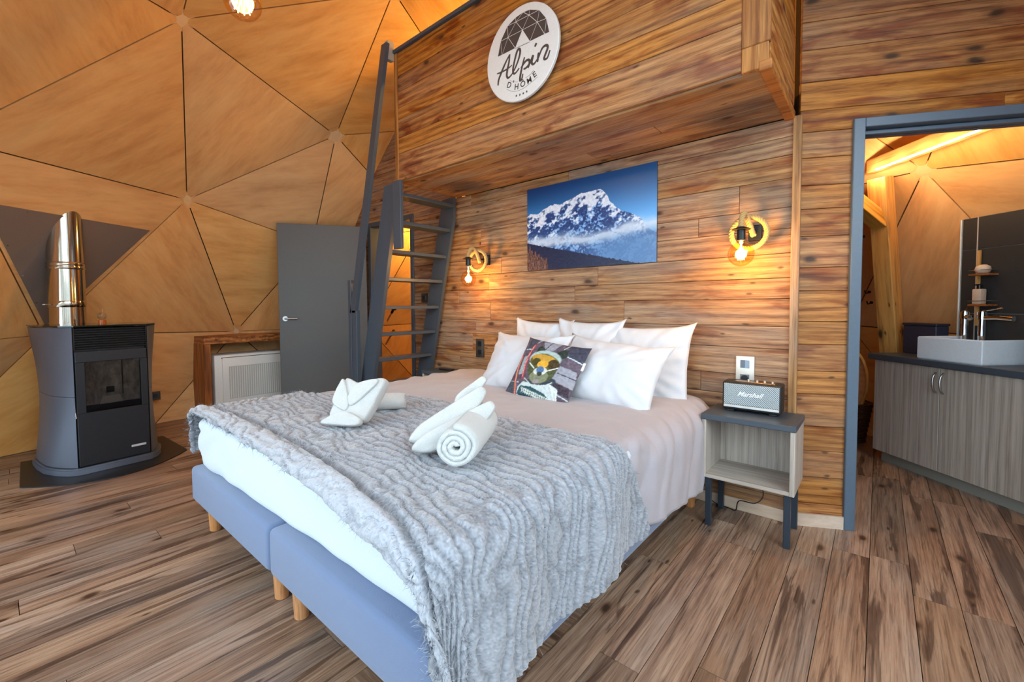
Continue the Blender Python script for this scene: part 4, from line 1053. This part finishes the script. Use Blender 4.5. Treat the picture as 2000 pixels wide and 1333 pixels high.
MB().box(-3.175+ofs.x, -3.128+ofs.x, -.735+ofs.y, -.70+ofs.y, 0, 1.40, .002, 1).out('handrail_post', GREY, ld)
MB().box(-2.610+ofs.x, -2.568+ofs.x, -.705+ofs.y, -.648+ofs.y, 3.06, 3.20, .002, 1).out('top_post', mat('pale_post', (168, 160, 146), .5), ld)

# ================================================================== STOVE corner
fp = MB()
arc = [(-4.62, -2.62), (-3.92, -2.64)]
for k in range(1, 14):
    t = k/14; y = -2.64+t*.92; arc.append((-3.92-.07*t+.285*math.sin(math.pi*t)**.9, y))
arc += [(-3.99, -1.725), (-4.62, -1.76)]
o = MB().poly([(x, y, 0) for x, y in arc], (0, 0, .008)).out('floor_plate', PLATEB, origin=None); tag(o, 'black curved hearth plate on the floor under the stove', 'hearth plate')
st = thing('pellet_stove', 'anthracite pellet stove with a glass door and waisted sides', 'stove', (-4.20, -2.195, .008), R(6))
MB().box(-.28, .255, -.20, .20, .05, 1.025, .004, 1).out('core', mat('matt_black_core', (18, 18, 20), .6), st)
def wst(z): return 1-.115*math.sin(math.pi*min(1, max(0, z/1.03)))**1.3*(1 if z < 1.03 else 0)+.02*max(0, (z-.8)/.25)
half = [(.285, .205), (.262, .222), (.20, .262), (.12, .298), (.02, .322), (-.12, .330), (-.29, .325), (-.29, .30), (-.12, .305), (.02, .297), (.10, .272), (.19, .236), (.245, .205)]
for sy in (-1, 1):
    for z0, z1 in ((.052, .545), (.548, 1.03)):
        V = []; F = []; nz = 14; k = len(half)
        for j in range(nz):
            z = z0+(z1-z0)*j/(nz-1); w = wst(z)
            for (x, y) in half: V.append((x*(.96+.04*w)-.0, sy*(.205+(y-.205)*(1-(1-w)*2.6)), z))
        for j in range(nz-1):
            for i in range(k): F.append((j*k+i, j*k+(i+1) % k, (j+1)*k+(i+1) % k, (j+1)*k+i))
        F.append(tuple(range(k))); F.append(tuple((nz-1)*k+i for i in range(k)))
        b = MB().raw(V, F); bmesh.ops.recalc_face_normals(b.b, faces=b.b.faces[:]); b.out('side_panel', STOVEG, st, smooth=True, ang=40)
base = [(.305, -.19), (.305, .19), (.27, .245), (.18, .295), (.05, .335), (-.12, .345), (-.30, .34), (-.30, -.34), (-.12, -.345), (.05, -.335), (.18, -.295), (.27, -.245)]
b = MB().poly([(x, y, .002) for x, y in base], (0, 0, .045)); bmesh.ops.bevel(b.b, geom=[e for e in b.b.edges if abs(e.verts[0].co.z-e.verts[1].co.z) < .001 and e.verts[0].co.z > .03], offset=.010, segments=2, affect='EDGES'); b.out('plinth', STOVEG, st, smooth=True, ang=40)
# door: a frame with a window opening
W0, W1, Z0, Z1 = -.150, .158, .43, .785
b = MB().box(.262, .292, -.197, .197, .056, Z0, .003, 1).box(.262, .292, -.197, .197, Z1, .862, .003, 1).box(.262, .292, -.197, W0, Z0, Z1, .001, 1).box(.262, .292, W1, .197, Z0, Z1, .001, 1)
b.out('door', STOVEB, st)
ASH = wood('sooty_firebox', (70, 62, 60), (150, 142, 140), (206, 200, 198), rough=.9, gs=(7, 14, 14), bump=.1, vary=.02, wave=0, axis=2, pore=.1)
b = MB().box(.255, .2575, W0, W1, Z0, Z1); b.out('firebox', ASH, st)
b = MB().box(.2575, .262, W0, W1, Z0, Z0+.045).box(.2576, .2625, .055, .06, Z0+.1, Z1); b.out('fire_grate', BLACKP, st)
b = MB().poly([(.2576, -.075, Z0+.045), (.2576, .055, Z0+.045), (.2576, .038, Z0+.10), (.2576, -.058, Z0+.10)], (.012, 0, 0)); b.out('burn_pot', mat('ash_pot', (196, 190, 186), .8), st)
MB().box(.2576, .264, -.035, .01, Z0+.12, Z0+.165, .002, 1).out('pellet_chute', BLACKP, st)
MB().box(.284, .287, W0, W1, Z0, Z1).out('window_glass', SMOKE, st)
for k in range(9):
    z = .880+k*.0165; MB().box(.25, .285, -.195, .195, z, z+.008, .002, 1).out('louvre', BLACKM, st)
for sy in (-.2, .195): MB().box(.245, .29, sy, sy+.005, .87, 1.03).out('grille_frame', BLACKM, st)
top = [(.31, -.20), (.315, 0), (.31, .20), (.25, .265), (.10, .315), (-.10, .335), (-.30, .335), (-.30, -.335), (-.10, -.335), (.10, -.315), (.25, -.265)]
MB().poly([(x, y, 1.034) for x, y in top], (0, 0, .010)).out('glass_top', mat('green_black_glass', (16, 30, 28), .08), st)
MB().box(.291, .294, .085, .172, .122, .138, .001, 1).out('badge', mat('silver_badge', (206, 208, 212), .35, .3), st)
MB().tube([(.25, -.202, .50), (.30, -.204, .40)], .003, 6).out('door_lever', STEEL, st)
fl = thing('flue_pipe', 'polished steel flue pipe rising from the stove into the wall', 'flue pipe', (-4.385, -2.345, 1.05))
MB().lathe([(0, 0), (.101, 0), (.101, .135)], 40).out('pipe_section', BRASSY, fl, smooth=True, ang=40)
MB().lathe([(.101, .13), (.1045, .134), (.1045, .175), (.102, .18)], 40).out('collar', BRASSY, fl, smooth=True)
MB().lathe([(.103, .175), (.103, .42)], 40).out('pipe_section', BRASSY, fl, smooth=True)
MB().lathe([(.103, .415), (.108, .42), (.108, .436), (.104, .441), (.108, .446), (.108, .462), (.103, .468)], 40).out('collar', BRASSY, fl, smooth=True)
MB().lathe([(.103, .465), (.103, .95), (0, .95)], 40).out('pipe_section', BRASSY, fl, smooth=True, ang=40)
MB().tube([(.06, -.09, .15), (.08, -.135, .15)], .004, 8).out('sensor_stub', STEEL, fl, smooth=True)
# dark triangular heat shield screwed to the panel behind the flue
a, b_, c, n = tri_frame(HUB[59], HUB[24], HUB[23])
def on_panel(u, v):
    d = FW+RT*((u-1000)/F_PX)-UP*((v-633.1)/F_PX); return CAM+d*((a-CAM).dot(n)/d.dot(n))
q = [on_panel(292, 450), on_panel(-36, 394), on_panel(88, 636)]
g = sum(q, Vector())/3
sh = thing('heat_shield', 'dark brown triangular heat shield on the dome behind the flue', 'heat shield', g)
MB().poly([p-g+n*.0 for p in q], n*.006).out('shield_plate', SHIELD, sh)
for k in range(3):
    for t in (.06, .3, .55, .8):
        p = q[k].lerp(q[(k+1) % 3], t); p = p+(g-p)*.045-g; MB().cyl(p+n*.004, p+n*.009, .006, .004, 8).out('screw', STEEL, sh)
# small glass oil globe on the stove
gl = thing('glass_globe', 'small clear glass globe ornament with amber base on the stove', 'ornament', (-4.10, -2.19, 1.053))
MB().lathe([(.024, 0), (.024, .03), (.020, .034), (0, .034)], 20).out('amber_base', mat('amber_liquid', (176, 92, 30), .2), gl, smooth=True, ang=40)
MB().lathe([(.012, .034)]+[(.027*math.sin(R(k)), .06-.027*math.cos(R(k))) for k in range(30, 171, 14)]+[(.004, .09)], 20).out('globe', GLASS, gl, smooth=True)
MB().tube([(0, 0, .06), (.004, .006, .115)], .003, 6).out('stick', LEGW, gl)
# socket beside the stove
so = thing('wall_socket', 'small black wall socket low behind the stove', 'socket', (-5.02, -1.735, .318))
MB().box(.0, .012, -.042, .042, -.042, .042, .003, 2).out('cover_plate', DKPL, so); MB().cyl((.012, 0, 0), (.015, 0, 0), .022, seg=20).out('socket_well', BLKI, so)

# ================================================================== CONSOLE and convector under it
cs = thing('console_bench', 'live-edge dark walnut console against the dome wall', 'console', (-5.10, -.75, 0))
e = MB().box(-.30, .23, -.61, .60, .795, .868, .006, 2); e.out('top', BENCHW, cs, rot=None)
cs_top = cs.children[0]
for sy, nm in ((-.58, 'leg'), (.57, 'leg')):
    b = MB().box(-.30, .23, sy-.032, sy+.032, 0, .797, .005, 1)
    b.out(nm, BENCHV, cs)
rd = thing('convector_heater', 'white convector heater with a mesh front under the walnut console', 'heater', (-5.05, -.72, 0))
MB().box(-.12, .125, -.54, .5, .05, .672, .012, 2).out('casing', WHITE, rd, smooth=True, ang=40)
MB().box(.125, .135, -.47, .5, .13, .64, .008, 2).out('front_panel', WHITE, rd, smooth=True, ang=40)
MB().box(.126, .128, -.475, .5, .632, .645, .001, 1).out('air_slot', BLACKP, rd)
MB().box(.1345, .137, -.41, .46, .20, .545, .002, 1).out('mesh_front', CHROMEB, rd)
for k in range(40):
    y = -.40+k*.0215; MB().box(.137, .139, y, y+.009, .205, .54).out('slat', WHITE, rd)

# ---- things seen through the left doorway
for k, (p0, p1, lb) in enumerate((((-4.32, .42, .99), (-4.16, .42, 1.16), 'upper wooden peg with black grip seen through the left doorway'), ((-4.36, .42, .70), (-4.18, .42, .885), 'lower wooden peg with black grip seen through the left doorway'))):
    t = thing('coat_peg', lb, 'peg', p0, group='pegs in the left room'); a0 = Vector(p0); a1 = Vector(p1)-a0
    MB().cyl((0, 0, 0), a1*.62, .010, seg=10).out('shaft', LEGW, t, smooth=True, ang=40); MB().cyl(a1*.6, a1, .016, seg=12, bev=.004).out('grip', BLACKP, t, smooth=True, ang=40)
    MB().cyl(a1*.86+Vector((0, -.02, 0)), a1*.86+Vector((.05, .0, -.0)), .012, seg=10).out('hook', BLACKP, t)

# ================================================================== PENDANT bulbs
def pendant(label, c, r, zc, power, name='pendant_lamp'):
    t = thing(name, label, 'lamp', c)
    prof = [(0, -r)]+[(r*math.sin(R(8+k*8)), -r*math.cos(R(8+k*8))) for k in range(19)]+[(r*.27, r*1.15), (r*.22, r*1.25)]
    bl = MB().lathe(prof, 32).out('bulb', AMBER, t, smooth=True)
    f = MB()
    for k in range(8):
        an = k*math.pi/4; f.tube([(.012*math.cos(an), .012*math.sin(an), .04), (.03*math.cos(an+.3), .03*math.sin(an+.3), -.035)], .0022, 5)
    f.out('filament', FILA, bl)
    MB().cyl((0, 0, r*1.2), (0, 0, r*1.2+.07), .022, seg=18).out('socket', BLACKM, t, smooth=True, ang=40)
    MB().cyl((0, 0, r*1.2+.06), (0, 0, zc), .003, seg=6).out('cord', BLACKP, t)
    l = bpy.data.lights.new('pendant_light', 'POINT'); l.energy = power; l.color = (1.0, .70, .26); l.shadow_soft_size = .05
    lo = bpy.data.objects.new('pendant_light', l); COL.objects.link(lo); lo.parent = t
    return t
pendant('amber globe pendant bulb hanging high at the top of the picture', (-1.70, -1.995, 2.43), .070, 1.25, 12)
pendant('amber globe bulb glowing above the loft floor', (-2.25, .25, 3.0), .062, .72, 80)
pendant('amber globe bulb lighting the left back room', (-3.75, .75, 2.05), .062, .6, 50)

# ================================================================== BATHROOM seen through the right doorway
AX, AY = .335, 1.555; BROT = math.atan2(-.716, .698)
def bath(name, label, cat, x=0, y=0, z=0, group=None):
    p = Matrix.Rotation(BROT, 3, 'Z') @ Vector((x, y, 0)); return thing(name, label, cat, (AX+p.x, AY+p.y, z), BROT, group)
cb = bath('vanity_cabinet', 'grey wood-grain vanity cabinet with curved steel handles', 'cabinet')
MB().box(0.0, 1.10, -.006, .36, .075, .757, .002, 1).out('carcass', LAMW, cb)
MB().box(.03, 1.10, .02, .34, 0, .075).out('toe_kick', mat('grey_toe_kick', (140, 136, 126), .5), cb)
for k, (x0, x1, hx) in enumerate(((.004, .466, .444), (.470, .93, .489), (.934, 1.10, 1.05))):
    d = MB().box(x0, x1, -.028, -.006, .080, .754, .002, 1).out('door', LAMW, cb)
    MB().tube(smooth_path([(hx, -.028, .722), (hx+.001, -.048, .70), (hx+.001, -.056, .657), (hx+.001, -.048, .614), (hx, -.028, .592)], 6), .0055, 10).out('handle', STEEL, d, smooth=True)
ct = bath('countertop', 'slate-grey countertop on the vanity cabinet', 'countertop')
MB().box(-.035, 1.11, -.05, .37, .758, .798, .003, 1).out('slab', GREY, ct)
sk = bath('washbasin', 'white square ceramic vessel basin on the countertop', 'sink', .485, .18, .798)
b = bmesh.new(); bmesh.ops.create_cube(b, size=1)
for v in b.verts: v.co = Vector((v.co.x*.39, v.co.y*.37, .075+v.co.z*.15))
tf = [f for f in b.faces if f.normal.z > .9]; r = bmesh.ops.inset_region(b, faces=tf, thickness=.022)
r2 = bmesh.ops.inset_region(b, faces=tf, thickness=.012)
for v in tf[0].verts: v.co.z -= .11
bmesh.ops.bevel(b, geom=[e for e in b.edges if e.calc_face_angle(0) > .5], offset=.006, segments=2, affect='EDGES')
me = bpy.data.meshes.new('bowl'); b.to_mesh(me); b.free()
for p in me.polygons: p.use_smooth = True
me.set_sharp_from_angle(angle=R(40)); link('bowl', me, CERAM, sk)
def faucet(label, x, y, dx, dy):
    t = bath('faucet', label, 'faucet', x, y, .80, 'chrome faucets')
    MB().cyl((0, 0, 0), (0, 0, .275), .021, .0185, 24).out('column', CHROME, t, smooth=True, ang=40)
    MB().cyl((0, 0, .265), (0, 0, .315), .026, .024, 24, bev=.004).out('mixer_head', CHROME, t, smooth=True, ang=40)
    MB().tube([(0, 0, .275), (dx*.5, dy*.5, .278), (dx, dy, .272)], .0165, 16).out('spout', CHROME, t, smooth=True, ang=40)
    MB().box(-.012, .012, -.012, .012, .312, .320, .003, 1).tube([(0, 0, .318), (dx*.65, dy*.65, .338)], .006, 8).out('lever', CHROME, t, smooth=True, ang=40)
    return t
faucet('tall chrome faucet with a long spout on the washbasin', .432, .295, .17, .0)
faucet('second chrome faucet built as the mirror image of the washbasin faucet', .338, .285, .05, -.02)  # solid second faucet standing in for a reflection
bx = bath('storage_box', 'dark blue-grey box behind the white washbasin', 'box', .085, .28, .798)
MB().box(-.12, .12, -.05, .05, 0, .21, .004, 1).out('body', mat('dark_indigo_box', (54, 54, 72), .5), bx); MB().box(-.125, .125, -.055, .055, .21, .228, .003, 1).out('lid', mat('dark_indigo_lid', (44, 42, 54), .5), bx)
# dark tiles with a bright edge, built solid in place of a mirror
tl = bath('mirror_stand_in', 'dark slate tiles with a bright edge in place of the washbasin mirror', 'tiled panel', 0, .345, .80)
MB().box(.245, 1.0, .002, .03, 0, .945).out('backing', mat('pale_grout', (150, 140, 132), .7), tl)
for x0, x1 in ((.262, .352), (.356, .66), (.664, 1.0)):
    for z0, z1 in ((.0, .30), (.302, .73), (.732, .943)):
        MB().box(x0, x1-.001, -.006, .003, z0+.001, z1-.001, .001, 1).out('tile', TILE, tl)
MB().box(.246, .256, -.010, .004, .02, .942, .002, 1).out('bright_edge', mat('bright_edge', (236, 232, 226), .15, .2), tl)
MB().box(.352, .357, -.010, -.002, 0, .942).out('glass_edge', mat('pale_glass_edge', (206, 190, 178), .25), tl)
# little wooden shelf rack with soap and bottle
rk = bath('shelf_rack', 'small wooden rack with two shelves on the dark tiles', 'shelf', .40, .335, 1.05)
MB().box(-.035, -.015, -.012, .0, -.03, .47, .002, 1).out('upright', BEAMW, rk)
for z in (.30, .10):
    MB().box(-.03, .085, -.075, .0, z, z+.012, .002, 1).out('shelf', BENCHW, rk); MB().tube([(-.03, -.004, z+.035), (-.03, -.073, z+.035), (.085, -.073, z+.035), (.085, -.004, z+.035)], .002, 6).out('rail', STEEL, rk)
t = bath('soap_bar', 'pale round soap on the upper rack shelf', 'soap', .425, .297, 1.364)
b = MB().lathe([(0, 0), (.030, .002), (.040, .022), (.034, .045), (.016, .056), (0, .058)], 20); b.out('soap', mat('cream_soap', (222, 196, 172), .5), t, smooth=True)
t = bath('pump_bottle', 'cream pump bottle with a black cap on the lower rack shelf', 'bottle', .41, .295, 1.163)
MB().box(-.026, .026, -.022, .022, 0, .10, .006, 2).out('bottle', mat('cream_bottle', (214, 186, 164), .4), t, smooth=True, ang=40); MB().cyl((0, 0, .10), (0, 0, .125), .013, seg=14).out('pump', BLACKP, t); MB().box(-.006, .006, -.035, .006, .122, .132, .002, 1).out('nozzle', BLACKP, t)
# timber post, brace and LED-lit beam
def beam_between(name, p0, p1, w, d, m, parent, roll=0):
    p0 = Vector(p0); p1 = Vector(p1); z = (p1-p0); L = z.length; z.normalize(); x = Vector((.70, .71, 0)); x = (x-z*x.dot(z)).normalized(); y = z.cross(x)
    mx = Matrix((x, y, z)).transposed().to_4x4() @ Matrix.Rotation(R(roll), 4, 'Z'); mx.translation = p0
    o = MB().box(-w/2, w/2, -d/2, d/2, 0, L, .006, 2).out(name, m, None, mtx=mx); o.parent = parent; o.matrix_parent_inverse = parent.matrix_world.inverted() if parent else Matrix(); return o
bpy.context.view_layer.update()
pt = thing('timber_post', 'yellow timber post leaning beside the washbasin counter', 'post')
o = beam_between('post', (.45, 1.955, .40), (.315, 1.64, 2.12), .125, .12, BEAMW, pt, 20)
o = beam_between('brace', (.335, 1.68, 1.78), (.02, 1.36, 2.10), .10, .10, BEAMW, pt, 10)
lb = thing('led_beam', 'yellow ceiling beam with a glowing LED strip in the bathroom', 'beam')
o = beam_between('beam', (.255, 1.66, 2.215), (1.02, .72, 2.215), .06, .10, BEAMW, lb, 0)
q0, q1 = Vector((.295, 1.55, 2.165)), Vector((.754, .986, 2.165))
MB().tube([q0, q1], .007, 8).out('led_strip', LEDM, lb)
for k in range(5):
    l = bpy.data.lights.new('led_light', 'POINT'); l.energy = 2.3; l.color = (1.0, .74, .42); l.shadow_soft_size = .02
    lo = bpy.data.objects.new('led_light', l); COL.objects.link(lo); lo.parent = lb; lo.location = q0.lerp(q1, k/4)+Vector((-.02, -.02, -.03))
# coat hooks on the wall behind the post
for k, (x, y, z, lbz) in enumerate(((.21, 1.86, 1.80, 'dark coat hook near the top, left of the timber post'), (.225, 1.90, 1.72, 'dark coat hook second from the top by the timber post'), (.27, 2.10, 1.27, 'dark coat hook second from the bottom by the timber post'), (.285, 2.13, 1.18, 'lowest dark coat hook by the timber post'))):
    t = thing('coat_hook', lbz, 'hook', (x, y, z), R(-45), 'coat hooks in the bathroom')
    MB().cyl((0, 0, 0), (0, -.012, 0), .012, seg=12).out('rose', BLACKM, t); MB().tube(smooth_path([(0, -.01, 0), (0, -.035, -.012), (0, -.045, .0), (0, -.048, .015)], 4), .005, 8).out('hook', BLACKM, t, smooth=True)
# wicker basket with a hoop handle, half hidden by the door jamb
wk = thing('wicker_basket', 'dark wicker basket with a tall cane hoop behind the door jamb', 'basket', (.155, 1.98, 0))
b = MB()
for j in range(16):
    z = .02+j*.021; rr = .105+.045*(j/15); b.tube([((rr+.004*(-1)**(k+j))*math.cos(2*math.pi*k/28), (rr+.004*(-1)**(k+j))*math.sin(2*math.pi*k/28), z) for k in range(28)], .0095, 6, True)
b.out('woven_side', WICKER, wk, smooth=True)
MB().lathe([(0, .01), (.10, .01), (.10, .02), (0, .02)], 24).out('base', WICKER, wk)
b = MB()
b.tube([(.150*math.sin(q)*.95, 0, .52-.26*math.cos(q)) for q in [R(25+k*6.2) for k in range(51)]], .012, 8); b.out('hoop', BEAMW, wk, rot=(0, 0, R(-35)), smooth=True)
MB().lathe([(0, .0), (.14, 0), (.14, .006), (0, .006)], 28, Matrix.Translation((0, .012, .52)) @ Matrix.Rotation(R(90), 4, 'X') @ Matrix.Diagonal((1, 1.75, 1, 1))).out('back_panel', PLY, wk, rot=(0, 0, R(-35)))

# ------------------------------------------------------------------ put every thing's origin at its own base
def recentre(t, loc):
    loc = Vector(loc); t.location = loc
    for ch in t.children: ch.location = ch.location-loc
recentre(loft, (-1.3, -.32, LZ)); recentre(pt, (.45, 1.955, .40)); recentre(lb, (.60, 1.22, 2.16))
for nm in ('duvet', 'fur_throw', 'floor_plate', 'power_cable'):
    o = bpy.data.objects[nm]; co = np.array([v.co[:] for v in o.data.vertices]); c = Vector(((co[:, 0].min()+co[:, 0].max())/2, (co[:, 1].min()+co[:, 1].max())/2, co[:, 2].min()))
    o.data.transform(Matrix.Translation(-c)); o.location = c
